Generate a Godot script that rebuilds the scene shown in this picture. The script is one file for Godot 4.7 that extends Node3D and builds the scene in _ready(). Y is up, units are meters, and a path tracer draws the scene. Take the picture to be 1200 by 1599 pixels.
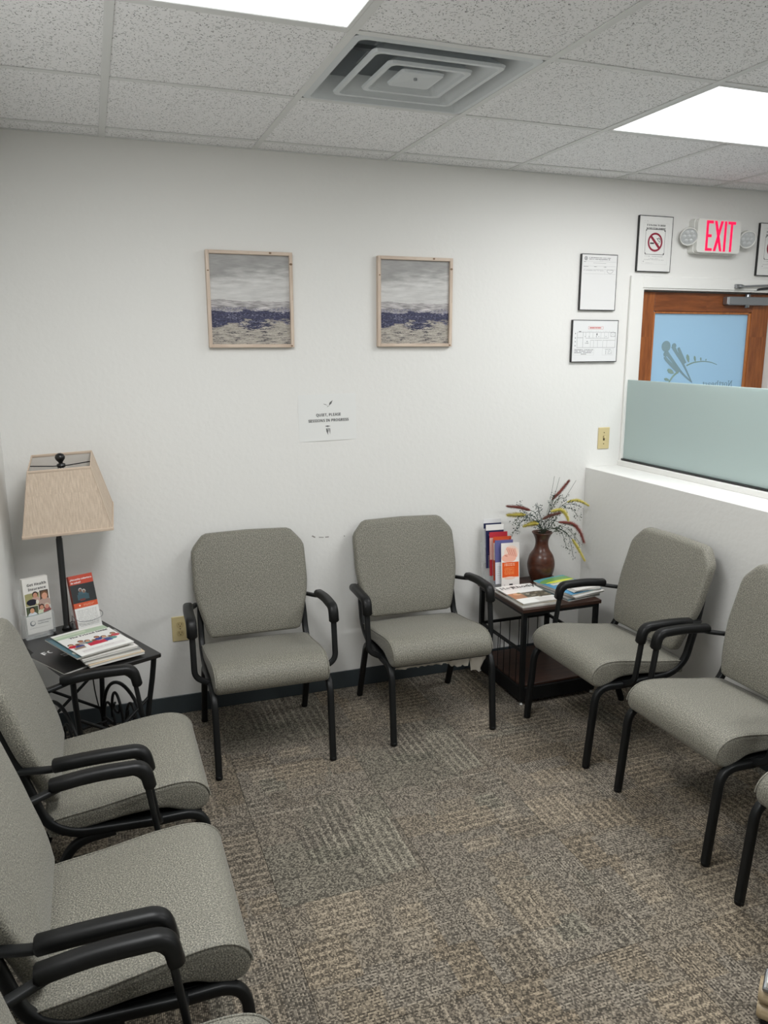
extends Node3D

# Waiting room: back wall is the plane z = 0, x runs along it, the camera looks towards -z. Metres.
const H := 2.512            # ceiling height
const XL := -0.475          # side wall behind the chairs that face +x
const XR := 4.2             # far wall of the entry
const ZF := 5.6             # wall behind the camera
const G := 0.61             # ceiling grid
const GZ := 0.145           # first cross tee from the back wall
const PX := 1.355           # half wall's face is PX + 1
const FOCAL := 1224.275     # in pixels of the 1200 x 1599 frame
var M := {}
var names := {}
var cam: Camera3D
# where the photograph was taken from, for turning its pixels into points on walls, tables and floor
var eye := Vector3(-0.1054, 1.7035, 3.5484)
var look := Basis.from_euler(Vector3(-0.21078, -0.35166, -0.00183))
var rng := RandomNumberGenerator.new()

func _ready() -> void:
	rng.seed = 11
	# ---------- camera ----------
	cam = Camera3D.new()
	cam.name = "camera"
	cam.position = Vector3(-0.1054, 1.7035, 3.5484)
	cam.rotation = Vector3(-0.21078, -0.35166, -0.00183)
	cam.fov = rad_to_deg(2.0 * atan(799.5 / FOCAL))
	cam.near = 0.05
	cam.current = true
	add_child(cam)
	# ---------- sky (seen only as daylight through the door's frosted pane) ----------
	var env := Environment.new()
	var sm := ProceduralSkyMaterial.new()
	sm.sky_top_color = Color(0.50, 0.68, 0.88)
	sm.sky_horizon_color = Color(0.74, 0.85, 0.95)
	sm.ground_horizon_color = Color(0.70, 0.80, 0.88)
	sm.ground_bottom_color = Color(0.42, 0.46, 0.48)
	var sky := Sky.new()
	sky.sky_material = sm
	env.background_mode = Environment.BG_SKY
	env.sky = sky
	env.background_energy_multiplier = 1.6
	env.ambient_light_source = Environment.AMBIENT_SOURCE_DISABLED
	env.tonemap_mode = Environment.TONE_MAPPER_LINEAR
	env.tonemap_exposure = 1.09
	env.sdfgi_enabled = true
	env.ssao_enabled = true
	env.ssil_enabled = true
	var we := WorldEnvironment.new()
	we.name = "world_environment"
	we.environment = env
	add_child(we)
	# ---------- structure ----------
	materials()
	build_floor()
	build_walls()
	build_partition()
	build_ceiling()
	build_door()
	# ceiling panels: [x0, x1, z0, z1, energy, label]
	ceiling_panel(0.0, G, GZ + 2 * G, GZ + 4 * G, 3.4, "flat white ceiling light panel beyond the vent, over the chairs on the side wall")
	ceiling_panel(3 * G, 5 * G, GZ + G, GZ + 2 * G, 2.25, "flat white ceiling light panel over the half wall, near the exit sign")
	ceiling_panel(3 * G, 5 * G, GZ + 5 * G, GZ + 6 * G, 3.3, "unseen flat white ceiling light panel, out of view farther down the half wall from the exit sign")  # unseen panel behind the camera, placed to light the walls and ceiling
	# ---------- objects ----------
	build_vent()
	build_chairs()
	build_wall_things()
	build_lamp_table()
	build_vase_table()
	build_rack()

# ====================================================================== helpers
func at_z(px: float, py: float, z: float) -> Vector3:
	var d := look * Vector3((px - 600.0) / FOCAL, -(py - 799.5) / FOCAL, -1.0)
	return eye + d * ((z - eye.z) / d.z)

func at_y(px: float, py: float, y: float) -> Vector3:
	var d := look * Vector3((px - 600.0) / FOCAL, -(py - 799.5) / FOCAL, -1.0)
	return eye + d * ((y - eye.y) / d.y)

func numbered(n: String) -> String:
	names[n] = names.get(n, -1) + 1
	return n if names[n] == 0 else "%s_%03d" % [n, names[n]]

func tag(o: Node3D, label: String, category: String, group := "") -> Node3D:
	o.set_meta("label", label)
	o.set_meta("category", category)
	if group != "":
		o.set_meta("group", group)
	return o

func thing(called: String, label: String, category: String, at := Vector3.ZERO, turn := 0.0, group := "") -> Node3D:
	var o := Node3D.new()
	o.name = numbered(called)
	add_child(o)
	o.position = at
	o.rotation.y = turn
	tag(o, label, category, group)
	return o

func st_new() -> SurfaceTool:
	var st := SurfaceTool.new()
	st.begin(Mesh.PRIMITIVE_TRIANGLES)
	st.set_smooth_group(-1)
	return st

func fin(st: SurfaceTool) -> ArrayMesh:
	st.generate_normals()
	return st.commit()

func put(called: String, mesh: Mesh, mat: Material, parent: Node = null, at := Vector3.ZERO, basis := Basis()) -> MeshInstance3D:
	var o := MeshInstance3D.new()
	o.mesh = mesh
	o.material_override = mat
	o.transform = Transform3D(basis, at)
	if parent == null:
		o.name = numbered(called)
		add_child(o)
	else:
		o.name = called
		parent.add_child(o, true)
	return o

func obj(called: String, st: SurfaceTool, mat: Material, parent: Node = null) -> MeshInstance3D:
	return put(called, fin(st), mat, parent)

func struct(called: String, st: SurfaceTool, mat: Material) -> MeshInstance3D:
	var o := obj(called, st, mat)
	o.set_meta("kind", "structure")
	return o

func vtx(st: SurfaceTool, p: Vector3, uv := Vector2.ZERO) -> void:
	st.set_uv(uv)
	st.add_vertex(p)

func tri(st: SurfaceTool, a: Vector3, b: Vector3, c: Vector3, outward: Vector3, ua := Vector2.ZERO, ub := Vector2.ZERO, uc := Vector2.ZERO) -> void:
	if (a - c).cross(a - b).dot(outward) >= 0.0:
		vtx(st, a, ua); vtx(st, b, ub); vtx(st, c, uc)
	else:
		vtx(st, a, ua); vtx(st, c, uc); vtx(st, b, ub)

func flat_uv(p: Vector3, n: Vector3) -> Vector2:
	var a := n.abs()
	if a.y >= a.x and a.y >= a.z:
		return Vector2(p.x, p.z)
	if a.x >= a.z:
		return Vector2(p.z, -p.y)
	return Vector2(p.x, -p.y)

func poly(st: SurfaceTool, pts: Array, outward: Vector3) -> void:
	for i in range(1, pts.size() - 1):
		tri(st, pts[0], pts[i], pts[i + 1], outward, flat_uv(pts[0], outward), flat_uv(pts[i], outward), flat_uv(pts[i + 1], outward))

func rbox(st: SurfaceTool, c: Vector3, s: Vector3, bev := 0.002, b := Basis()) -> void:
	var h := s * 0.5
	var e: float = min(bev, min(h.x, min(h.y, h.z)) * 0.9)
	st.set_smooth_group(-1)
	var p := func(sx: int, sy: int, sz: int, ax: int) -> Vector3:
		var v := Vector3(sx * (h.x - (0.0 if ax == 0 else e)), sy * (h.y - (0.0 if ax == 1 else e)), sz * (h.z - (0.0 if ax == 2 else e)))
		return c + b * v
	for s1 in [-1, 1]:
		poly(st, [p.call(s1, -1, -1, 0), p.call(s1, 1, -1, 0), p.call(s1, 1, 1, 0), p.call(s1, -1, 1, 0)], b * Vector3(s1, 0, 0))
		poly(st, [p.call(-1, s1, -1, 1), p.call(1, s1, -1, 1), p.call(1, s1, 1, 1), p.call(-1, s1, 1, 1)], b * Vector3(0, s1, 0))
		poly(st, [p.call(-1, -1, s1, 2), p.call(1, -1, s1, 2), p.call(1, 1, s1, 2), p.call(-1, 1, s1, 2)], b * Vector3(0, 0, s1))
		for s2 in [-1, 1]:
			poly(st, [p.call(s1, s2, -1, 0), p.call(s1, s2, 1, 0), p.call(s1, s2, 1, 1), p.call(s1, s2, -1, 1)], b * Vector3(s1, s2, 0))
			poly(st, [p.call(s1, -1, s2, 0), p.call(s1, 1, s2, 0), p.call(s1, 1, s2, 2), p.call(s1, -1, s2, 2)], b * Vector3(s1, 0, s2))
			poly(st, [p.call(-1, s1, s2, 1), p.call(1, s1, s2, 1), p.call(1, s1, s2, 2), p.call(-1, s1, s2, 2)], b * Vector3(0, s1, s2))
			for s3 in [-1, 1]:
				poly(st, [p.call(s1, s2, s3, 0), p.call(s1, s2, s3, 1), p.call(s1, s2, s3, 2)], b * Vector3(s1, s2, s3))

func boxm(s: Vector3, bev := 0.002) -> ArrayMesh:
	var st := st_new()
	rbox(st, Vector3.ZERO, s, bev)
	return fin(st)

# box between two corners
func span(st: SurfaceTool, a: Vector3, b: Vector3, bev := 0.002) -> void:
	rbox(st, (a + b) * 0.5, (b - a).abs(), bev)

func circ(r: float, n := 10, ry := -1.0) -> Array:
	var a := []
	for i in n:
		var t := TAU * i / n
		a.append(Vector2(cos(t) * r, sin(t) * (r if ry < 0.0 else ry)))
	return a

func rrect(w: float, h: float, r: float, n := 3) -> Array:
	var a := []
	for q in 4:
		var c := Vector2([1, -1, -1, 1][q] * (w / 2 - r), [1, 1, -1, -1][q] * (h / 2 - r))
		for i in n + 1:
			var t := PI / 2 * (q + float(i) / n)
			a.append(c + Vector2(cos(t), sin(t)) * r)
	return a

func fillet(pts: Array, r: float, n := 5) -> Array:
	var out := [pts[0]]
	for i in range(1, pts.size() - 1):
		var p: Vector3 = pts[i]
		var da: Vector3 = pts[i - 1] - p
		var db: Vector3 = pts[i + 1] - p
		var k: float = min(r, min(da.length(), db.length()) * 0.49)
		var a := p + da.normalized() * k
		var b := p + db.normalized() * k
		for j in n + 1:
			var t := float(j) / n
			out.append(a.lerp(p, t).lerp(p.lerp(b, t), t))
	out.append(pts[-1])
	return out

func smooth(pts: Array, per := 6, closed := false) -> Array:
	var out := []
	var n := pts.size()
	var last := n if closed else n - 1
	for i in last:
		var p0 = pts[(i - 1 + n) % n] if closed or i > 0 else pts[0]
		var p1 = pts[i]
		var p2 = pts[(i + 1) % n]
		var p3 = pts[(i + 2) % n] if closed or i + 2 < n else pts[n - 1]
		for j in per:
			var t := float(j) / per
			out.append(0.5 * (2.0 * p1 + (p2 - p0) * t + (2.0 * p0 - 5.0 * p1 + 4.0 * p2 - p3) * t * t + (3.0 * p1 - p0 - 3.0 * p2 + p3) * t * t * t))
	if not closed:
		out.append(pts[n - 1])
	return out

func sweep(st: SurfaceTool, pts: Array, prof: Array, hint := Vector3.UP, scales: Array = []) -> void:
	var n := pts.size()
	var m := prof.size()
	var rings := []
	var side := Vector3.ZERO
	for i in n:
		var t: Vector3 = (pts[min(i + 1, n - 1)] - pts[max(i - 1, 0)]).normalized()
		if i == 0:
			side = hint.cross(t)
			if side.length() < 0.01:
				side = Vector3.RIGHT.cross(t)
			side = side.normalized()
		else:
			side = (side - t * side.dot(t)).normalized()
		var up := t.cross(side)
		var k: float = scales[i] if scales.size() else 1.0
		var ring := []
		for q in prof:
			ring.append(pts[i] + side * (q.x * k) + up * (q.y * k))
		rings.append(ring)
	st.set_smooth_group(0)
	for i in n - 1:
		for j in m:
			var a: Vector3 = rings[i][j]
			var b: Vector3 = rings[i][(j + 1) % m]
			var c: Vector3 = rings[i + 1][(j + 1) % m]
			var d: Vector3 = rings[i + 1][j]
			var o: Vector3 = (a + b + c + d) * 0.25 - (pts[i] + pts[i + 1]) * 0.5
			tri(st, a, b, c, o)
			tri(st, a, c, d, o)
	st.set_smooth_group(-1)
	for e in [0, n - 1]:
		var o2: Vector3 = (pts[0] - pts[1]) if e == 0 else (pts[n - 1] - pts[n - 2])
		for j in m:
			tri(st, pts[e], rings[e][j], rings[e][(j + 1) % m], o2)

func tube(pts: Array, r: float, n := 8) -> ArrayMesh:
	var st := st_new()
	sweep(st, pts, circ(r, n))
	return fin(st)

func lathe(st: SurfaceTool, prof: Array, c := Vector3.ZERO, n := 28) -> void:
	st.set_smooth_group(0)
	for i in prof.size() - 1:
		for j in n:
			var t0 := TAU * j / n
			var t1 := TAU * (j + 1) / n
			var d0 := Vector3(cos(t0), 0, sin(t0))
			var d1 := Vector3(cos(t1), 0, sin(t1))
			var a: Vector3 = c + d0 * prof[i].x + Vector3.UP * prof[i].y
			var b: Vector3 = c + d1 * prof[i].x + Vector3.UP * prof[i].y
			var e: Vector3 = c + d1 * prof[i + 1].x + Vector3.UP * prof[i + 1].y
			var f: Vector3 = c + d0 * prof[i + 1].x + Vector3.UP * prof[i + 1].y
			var dy: float = prof[i + 1].y - prof[i].y
			var dr: float = prof[i + 1].x - prof[i].x
			var o := (d0 + d1) * dy - Vector3.UP * dr * 2.0
			if prof[i].x > 0.00001:
				tri(st, a, b, e, o)
			if prof[i + 1].x > 0.00001:
				tri(st, a, e, f, o)

# flat sheet in the xy plane, printed face +z, thickness t behind it; bend lifts its middle
func sheet(w: float, h: float, t: float, nx := 1, bend := 0.0) -> ArrayMesh:
	var st := st_new()
	st.set_smooth_group(0)
	var zf := func(u: float) -> float: return bend * 4.0 * u * (1.0 - u)
	for i in nx:
		var u0 := float(i) / nx
		var u1 := float(i + 1) / nx
		var a := Vector3((u0 - 0.5) * w, h / 2, zf.call(u0))
		var b := Vector3((u1 - 0.5) * w, h / 2, zf.call(u1))
		var c := Vector3(b.x, -h / 2, b.z)
		var d := Vector3(a.x, -h / 2, a.z)
		var k := Vector3(0, 0, -t)
		st.set_smooth_group(0)
		tri(st, a, b, c, Vector3.BACK, Vector2(u0, 0), Vector2(u1, 0), Vector2(u1, 1))
		tri(st, a, c, d, Vector3.BACK, Vector2(u0, 0), Vector2(u1, 1), Vector2(u0, 1))
		st.set_smooth_group(-1)
		var e := Vector2(0.004, 0.004)
		for q in [[a, b, Vector3.UP], [d, c, Vector3.DOWN]]:
			tri(st, q[0], q[1], q[1] + k, q[2], e, e, e)
			tri(st, q[0], q[1] + k, q[0] + k, q[2], e, e, e)
		tri(st, a + k, b + k, c + k, Vector3.FORWARD, e, e, e)
		tri(st, a + k, c + k, d + k, Vector3.FORWARD, e, e, e)
		for q in ([[a, d, Vector3.LEFT]] if i == 0 else []) + ([[b, c, Vector3.RIGHT]] if i == nx - 1 else []):
			tri(st, q[0], q[1], q[1] + k, q[2], e, e, e)
			tri(st, q[0], q[1] + k, q[0] + k, q[2], e, e, e)
	return fin(st)

func lettering(parent: Node3D, txt: String, cap: float, mat: Material, at: Vector3, basis := Basis(), bold := true, face := "Droid Sans", depth := 0.0004) -> MeshInstance3D:
	var f := SystemFont.new()
	f.font_names = PackedStringArray([face])
	f.font_weight = 700 if bold else 400
	var t := TextMesh.new()
	t.font = f
	t.text = txt
	t.font_size = 48
	t.pixel_size = cap / 34.3
	t.depth = depth
	t.curve_step = 1.5
	return put("lettering", t, mat, parent, at, basis)

func prism(st: SurfaceTool, pts: Array, z0: float, z1: float) -> void:
	var pv := PackedVector2Array(pts)
	st.set_smooth_group(-1)
	var idx := Geometry2D.triangulate_polygon(pv)
	for i in range(0, idx.size(), 3):
		var a := pv[idx[i]]
		var b := pv[idx[i + 1]]
		var c := pv[idx[i + 2]]
		tri(st, Vector3(a.x, a.y, z1), Vector3(b.x, b.y, z1), Vector3(c.x, c.y, z1), Vector3(0, 0, z1 - z0))
		tri(st, Vector3(a.x, a.y, z0), Vector3(b.x, b.y, z0), Vector3(c.x, c.y, z0), Vector3(0, 0, z0 - z1))
	var mid := Vector2.ZERO
	for q in pv:
		mid += q / pv.size()
	for i in pv.size():
		var a := pv[i]
		var b := pv[(i + 1) % pv.size()]
		var o := Vector3((a + b).x * 0.5 - mid.x, (a + b).y * 0.5 - mid.y, 0)
		tri(st, Vector3(a.x, a.y, z0), Vector3(b.x, b.y, z0), Vector3(b.x, b.y, z1), o)
		tri(st, Vector3(a.x, a.y, z0), Vector3(b.x, b.y, z1), Vector3(a.x, a.y, z1), o)

# ====================================================================== pictures drawn in memory
func im_new(w: int, h: int, c: Color) -> Image:
	var im := Image.create(w, h, false, Image.FORMAT_RGB8)
	im.fill(c)
	return im

func rect(im: Image, x: float, y: float, w: float, h: float, c: Color) -> void:
	im.fill_rect(Rect2i(int(x * im.get_width()), int(y * im.get_height()), max(1, int(w * im.get_width())), max(1, int(h * im.get_height()))), c)

func ell(im: Image, cx: float, cy: float, rx: float, ry: float, c: Color) -> void:
	var w := im.get_width()
	var h := im.get_height()
	for y in range(max(0, int((cy - ry) * h)), min(h, int((cy + ry) * h) + 1)):
		for x in range(max(0, int((cx - rx) * w)), min(w, int((cx + rx) * w) + 1)):
			var a := (float(x) / w - cx) / rx
			var b := (float(y) / h - cy) / ry
			if a * a + b * b <= 1.0:
				im.set_pixel(x, y, c)

func stroke(im: Image, a: Vector2, b: Vector2, px: float, c: Color) -> void:
	var s := Vector2(im.get_width(), im.get_height())
	var n := int(((b - a) * s).length()) + 1
	for i in n + 1:
		var p := a.lerp(b, float(i) / n) * s
		im.fill_rect(Rect2i(int(p.x - px / 2), int(p.y - px / 2), max(1, int(px)), max(1, int(px))), c)

# small print too fine to read
func dashes(im: Image, x0: float, x1: float, y: float, h: float, c: Color, gap := 0.25) -> void:
	var x := x0
	while x < x1:
		var w := rng.randf_range(0.006, 0.022)
		if rng.randf() > gap:
			rect(im, x, y, min(w, x1 - x), h, c)
		x += w + 0.006

func tex(im: Image) -> ImageTexture:
	return ImageTexture.create_from_image(im)

func mat(c: Color, rough := 0.7, metal := 0.0) -> StandardMaterial3D:
	var m := StandardMaterial3D.new()
	m.albedo_color = c
	m.roughness = rough
	m.metallic = metal
	return m

func printed(im: Image, rough := 0.5) -> StandardMaterial3D:
	var m := mat(Color.WHITE, rough)
	m.albedo_texture = tex(im)
	m.texture_repeat = false
	return m

func noise(freq: float, oct := 3, sd := 1) -> FastNoiseLite:
	var n := FastNoiseLite.new()
	n.seed = sd
	n.frequency = freq
	n.fractal_octaves = oct
	n.noise_type = FastNoiseLite.TYPE_SIMPLEX_SMOOTH
	return n

func noise_tex(freq: float, size := 256, oct := 3, sd := 1, ramp: Array = [], normal := false, bump := 4.0) -> NoiseTexture2D:
	var t := NoiseTexture2D.new()
	t.noise = noise(freq, oct, sd)
	t.width = size
	t.height = size
	t.seamless = true
	if normal:
		t.as_normal_map = true
		t.bump_strength = bump
	if ramp.size():
		var g := Gradient.new()
		g.offsets = PackedFloat32Array(ramp[0])
		g.colors = PackedColorArray(ramp[1])
		t.color_ramp = g
	return t

func tri_map(m: StandardMaterial3D, scale: float, world := false) -> StandardMaterial3D:
	m.uv1_triplanar = true
	m.uv1_world_triplanar = world
	m.uv1_scale = Vector3.ONE * scale
	return m

func materials() -> void:
	var paint := mat(Color(0.888, 0.886, 0.872), 0.62)
	paint.normal_enabled = true
	paint.normal_texture = noise_tex(0.05, 256, 3, 3, [], true, 1.2)
	paint.normal_scale = 0.25
	M.paint = tri_map(paint, 2.2, true)
	M.trim = mat(Color(0.90, 0.90, 0.885), 0.4)
	M.base = mat(Color(0.21, 0.24, 0.255), 0.5)
	M.tee = mat(Color(0.86, 0.865, 0.86), 0.5)
	M.black = mat(Color(0.075, 0.08, 0.082), 0.45)
	M.black.metallic_specular = 0.38
	M.pad = mat(Color(0.062, 0.064, 0.065), 0.42)
	M.pad.metallic_specular = 0.36
	M.blackgloss = mat(Color(0.05, 0.05, 0.05), 0.3)
	M.white = mat(Color(0.88, 0.88, 0.86), 0.45)
	M.paper = mat(Color(0.90, 0.90, 0.885), 0.6)
	M.ink = mat(Color(0.10, 0.10, 0.11), 0.6)
	M.inkgrey = mat(Color(0.38, 0.38, 0.38), 0.6)
	M.inkwhite = mat(Color(0.92, 0.92, 0.92), 0.6)
	M.almond = mat(Color(0.80, 0.74, 0.56), 0.35)
	M.almond_dark = mat(Color(0.30, 0.25, 0.16), 0.5)
	M.steel = mat(Color(0.62, 0.63, 0.64), 0.3, 0.9)
	M.alu = mat(Color(0.55, 0.56, 0.57), 0.42, 0.6)
	var fab := mat(Color.WHITE, 0.62)
	fab.albedo_texture = noise_tex(0.12, 512, 4, 5, [[0.25, 0.45, 0.6, 0.8], [Color(0.280, 0.277, 0.252), Color(0.415, 0.408, 0.370), Color(0.480, 0.470, 0.424), Color(0.645, 0.628, 0.570)]])
	fab.heightmap_enabled = true
	fab.heightmap_texture = noise_tex(0.1, 512, 3, 6)
	fab.heightmap_scale = 0.10
	fab.rim_enabled = true
	fab.rim = 0.25
	M.fabric = tri_map(fab, 3.4)
	M.piping = tri_map(fab.duplicate(), 3.4)
	var acry := mat(Color(0.93, 0.95, 0.95, 0.10), 0.06)
	acry.transparency = BaseMaterial3D.TRANSPARENCY_ALPHA
	M.acrylic = acry
	var frost := mat(Color(0.735, 0.785, 0.775), 0.45)
	frost.backlight_enabled = true
	frost.backlight = Color(0.82, 0.87, 0.865)
	M.frost = frost
	var dg := mat(Color(0.68, 0.81, 0.89), 0.35)
	dg.backlight_enabled = true
	dg.backlight = Color(0.97, 1.0, 1.0)
	M.doorglass = dg
	M.film = mat(Color(0.50, 0.60, 0.63), 0.6)
	M.filmleaf = mat(Color(0.53, 0.62, 0.58), 0.6)
	M.wood = wood(Color(0.62, 0.36, 0.17), Color(0.47, 0.25, 0.10), 21, false)
	M.wood_x = wood(Color(0.55, 0.31, 0.15), Color(0.42, 0.22, 0.09), 22, true)
	M.walnut = wood(Color(0.27, 0.175, 0.13), Color(0.17, 0.105, 0.08), 23, true)
	M.pine = wood(Color(0.83, 0.765, 0.70), Color(0.74, 0.66, 0.59), 24, false)
	M.pale = wood(Color(0.74, 0.67, 0.55), Color(0.60, 0.53, 0.42), 25, true)
	var linen := mat(Color.WHITE, 0.85)
	linen.albedo_texture = linen_tex()
	linen.backlight_enabled = true
	linen.backlight = Color(0.55, 0.50, 0.45)
	M.linen = linen
	M.linen_trim = mat(Color(0.80, 0.725, 0.65), 0.85)
	M.lining = mat(Color(0.88, 0.86, 0.83), 0.8)

func wood(a: Color, b: Color, sd: int, along_x: bool) -> StandardMaterial3D:
	var n := noise(0.02, 4, sd)
	var im := im_new(256, 256, a)
	for y in 256:
		for x in 256:
			var u := x if along_x else y
			var v := y if along_x else x
			var t := 0.5 + 0.75 * n.get_noise_2d(u * 0.35, v * 3.2) + 0.35 * n.get_noise_2d(u * 1.2 + 500, v * 14.0)
			im.set_pixel(x, y, a.lerp(b, clampf(t, 0, 1)))
	var m := mat(Color.WHITE, 0.4)
	m.albedo_texture = tex(im)
	return tri_map(m, 2.3)

func linen_tex() -> ImageTexture:
	var n := noise(0.05, 3, 31)
	var im := im_new(256, 256, Color.WHITE)
	var a := Color(0.90, 0.835, 0.76)
	var b := Color(0.79, 0.715, 0.635)
	for y in 256:
		for x in 256:
			var t := 0.45 + 0.6 * n.get_noise_2d(x * 2.2, y * 0.22) + 0.25 * n.get_noise_2d(x * 0.6 + 90.0, y * 7.0)
			im.set_pixel(x, y, a.lerp(b, clampf(t, 0, 1)))
	return tex(im)

# ====================================================================== setting
func hash2(a: int, b: int, s: int) -> float:
	var h := (a * 374761393 + b * 668265263 + s * 2147483647) & 0x7fffffff
	h = ((h ^ (h >> 13)) * 1274126177) & 0x7fffffff
	return float((h ^ (h >> 16)) & 0xffff) / 65535.0

# loop-pile carpet tile of half a metre: rows of loops, in patches that are plain, ribbed or tinted
func carpet(sd: int, tone: float, hue: float) -> StandardMaterial3D:
	var n := 600
	var mm := 500.0 / n
	var r := RandomNumberGenerator.new()
	r.seed = sd
	var patch := []
	for i in 13:
		var w := r.randf_range(80, 330)
		var h := r.randf_range(60, 260)
		patch.append([r.randf_range(-60, 440), r.randf_range(-60, 440), w, h, [1, 0, 1, 2, 1, 2][r.randi() % 6], r.randf_range(-0.10, 0.11), r.randf_range(-0.55, 1.0)])
	var data := PackedByteArray()
	data.resize(n * n * 3)
	var bump := PackedByteArray()
	bump.resize(n * n)
	var dark := Vector3(63, 58, 51)
	var lite := Vector3(174, 164, 148)
	for y in n:
		var ym := y * mm
		var row := int(ym / 5.0)
		var fy := ym / 5.0 - row
		for x in n:
			var xm := x * mm
			var off := 0.5 if row % 2 else 0.0
			var col := int(xm / 4.4 + off)
			var fx := xm / 4.4 + off - col
			var lift := 0.0
			var tint := hue
			var rib := 0
			for p in patch:
				if xm > p[0] and xm < p[0] + p[2] and ym > p[1] and ym < p[1] + p[3]:
					rib = p[4]
					lift = p[5]
					tint = p[6] + hue
			var t := smoothstep(0.10, 0.90, hash2(col, row, sd)) * 0.64 + 0.10 + lift + tone
			if rib == 1:
				t += 0.17 if fmod(ym, 31.0) < 11.0 else -0.07
			elif rib == 2:
				t += 0.13 if row % 2 == 0 else -0.10
			t = clampf(t + (hash2(x, y, sd + 5) - 0.5) * 0.16, 0.0, 1.0)
			var c := dark.lerp(lite, t)
			var k := (y * n + x) * 3
			data[k] = int(clampf(c.x * (1.0 + (0.022 if tint > 0.0 else 0.035) * tint), 0, 255))
			data[k + 1] = int(clampf(c.y, 0, 255))
			data[k + 2] = int(clampf(c.z * (1.0 - (0.035 if tint > 0.0 else -0.022) * tint), 0, 255))
			var dx := fx - 0.5
			var dy := fy - 0.5
			bump[y * n + x] = int(255.0 * clampf(1.0 - 2.6 * (dx * dx + dy * dy), 0.0, 1.0) * (0.6 + 0.4 * t))
	var m := mat(Color.WHITE, 0.95)
	m.albedo_texture = tex(Image.create_from_data(n, n, false, Image.FORMAT_RGB8, data))
	m.heightmap_enabled = true
	m.heightmap_texture = tex(Image.create_from_data(n, n, false, Image.FORMAT_L8, bump))
	m.heightmap_scale = 0.22
	return m

# slab whose face (+y, or -y for ceilings) carries the texture once
func slab(w: float, d: float, t: float, bev: float, up: bool, turn: int) -> ArrayMesh:
	var st := st_new()
	var s := 1.0 if up else -1.0
	var hw := w / 2
	var hd := d / 2
	var uv := func(p: Vector3) -> Vector2:
		var q := Vector2(p.x, p.z)
		for i in turn:
			q = Vector2(-q.y, q.x)
		return q
	var top := [Vector3(-hw + bev, 0, -hd + bev), Vector3(hw - bev, 0, -hd + bev), Vector3(hw - bev, 0, hd - bev), Vector3(-hw + bev, 0, hd - bev)]
	var lip := [Vector3(-hw, -s * bev, -hd), Vector3(hw, -s * bev, -hd), Vector3(hw, -s * bev, hd), Vector3(-hw, -s * bev, hd)]
	var bot := [Vector3(-hw, -s * t, -hd), Vector3(hw, -s * t, -hd), Vector3(hw, -s * t, hd), Vector3(-hw, -s * t, hd)]
	var face := func(a: Vector3, b: Vector3, c: Vector3, e: Vector3, o: Vector3) -> void:
		tri(st, a, b, c, o, uv.call(a), uv.call(b), uv.call(c))
		tri(st, a, c, e, o, uv.call(a), uv.call(c), uv.call(e))
	face.call(top[0], top[1], top[2], top[3], Vector3(0, s, 0))
	for i in 4:
		var j := (i + 1) % 4
		var o: Vector3 = (lip[i] + lip[j]) * 0.5
		face.call(top[i], top[j], lip[j], lip[i], Vector3(o.x, s * 0.3, o.z))
		face.call(lip[i], lip[j], bot[j], bot[i], Vector3(o.x, 0, o.z))
	return fin(st)

func build_floor() -> void:
	var st := st_new()
	span(st, Vector3(XL - 0.15, -0.12, -0.15), Vector3(XR + 0.15, -0.006, ZF + 0.15), 0.001)
	var floor_ := struct("floor", st, mat(Color(0.22, 0.21, 0.2), 0.9))
	var mats := []
	for i in 4:
		var m := carpet(101 + i * 17, [0.0, -0.035, 0.02, 0.0][i], [0.2, -0.4, 0.5, 0.0][i])
		m.uv1_scale = Vector3(2.0, 2.0, 1.0)
		m.uv1_offset = Vector3(0.5, 0.5, 0)
		mats.append(m)
	var full := []
	const T := 0.497
	for i in 4:
		full.append(slab(T - 0.0012, T - 0.0012, 0.006, 0.0012, true, i))
	var r := RandomNumberGenerator.new()
	r.seed = 5
	var ix0 := int(floor((XL - 1.318) / T))
	var iz0 := int(floor((0.0 - 1.457) / T))
	for i in range(ix0, ix0 + 12):
		for j in range(iz0, iz0 + 14):
			var x0: float = max(XL, 1.318 + i * T)
			var x1: float = min(XR, 1.318 + (i + 1) * T)
			var z0: float = max(0.0, 1.457 + j * T)
			var z1: float = min(ZF, 1.457 + (j + 1) * T)
			var q := posmod(i + j, 2) + 2 * (r.randi() % 2)
			var m: Material = mats[r.randi() % 4]
			if x1 - x0 < 0.02 or z1 - z0 < 0.02:
				continue
			var mesh: Mesh = full[q] if x1 - x0 > T - 0.001 and z1 - z0 > T - 0.001 else slab(x1 - x0 - 0.0012, z1 - z0 - 0.0012, 0.006, 0.0012, true, q)
			put("carpet_tile", mesh, m, floor_, Vector3((x0 + x1) / 2, 0, (z0 + z1) / 2))

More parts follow.
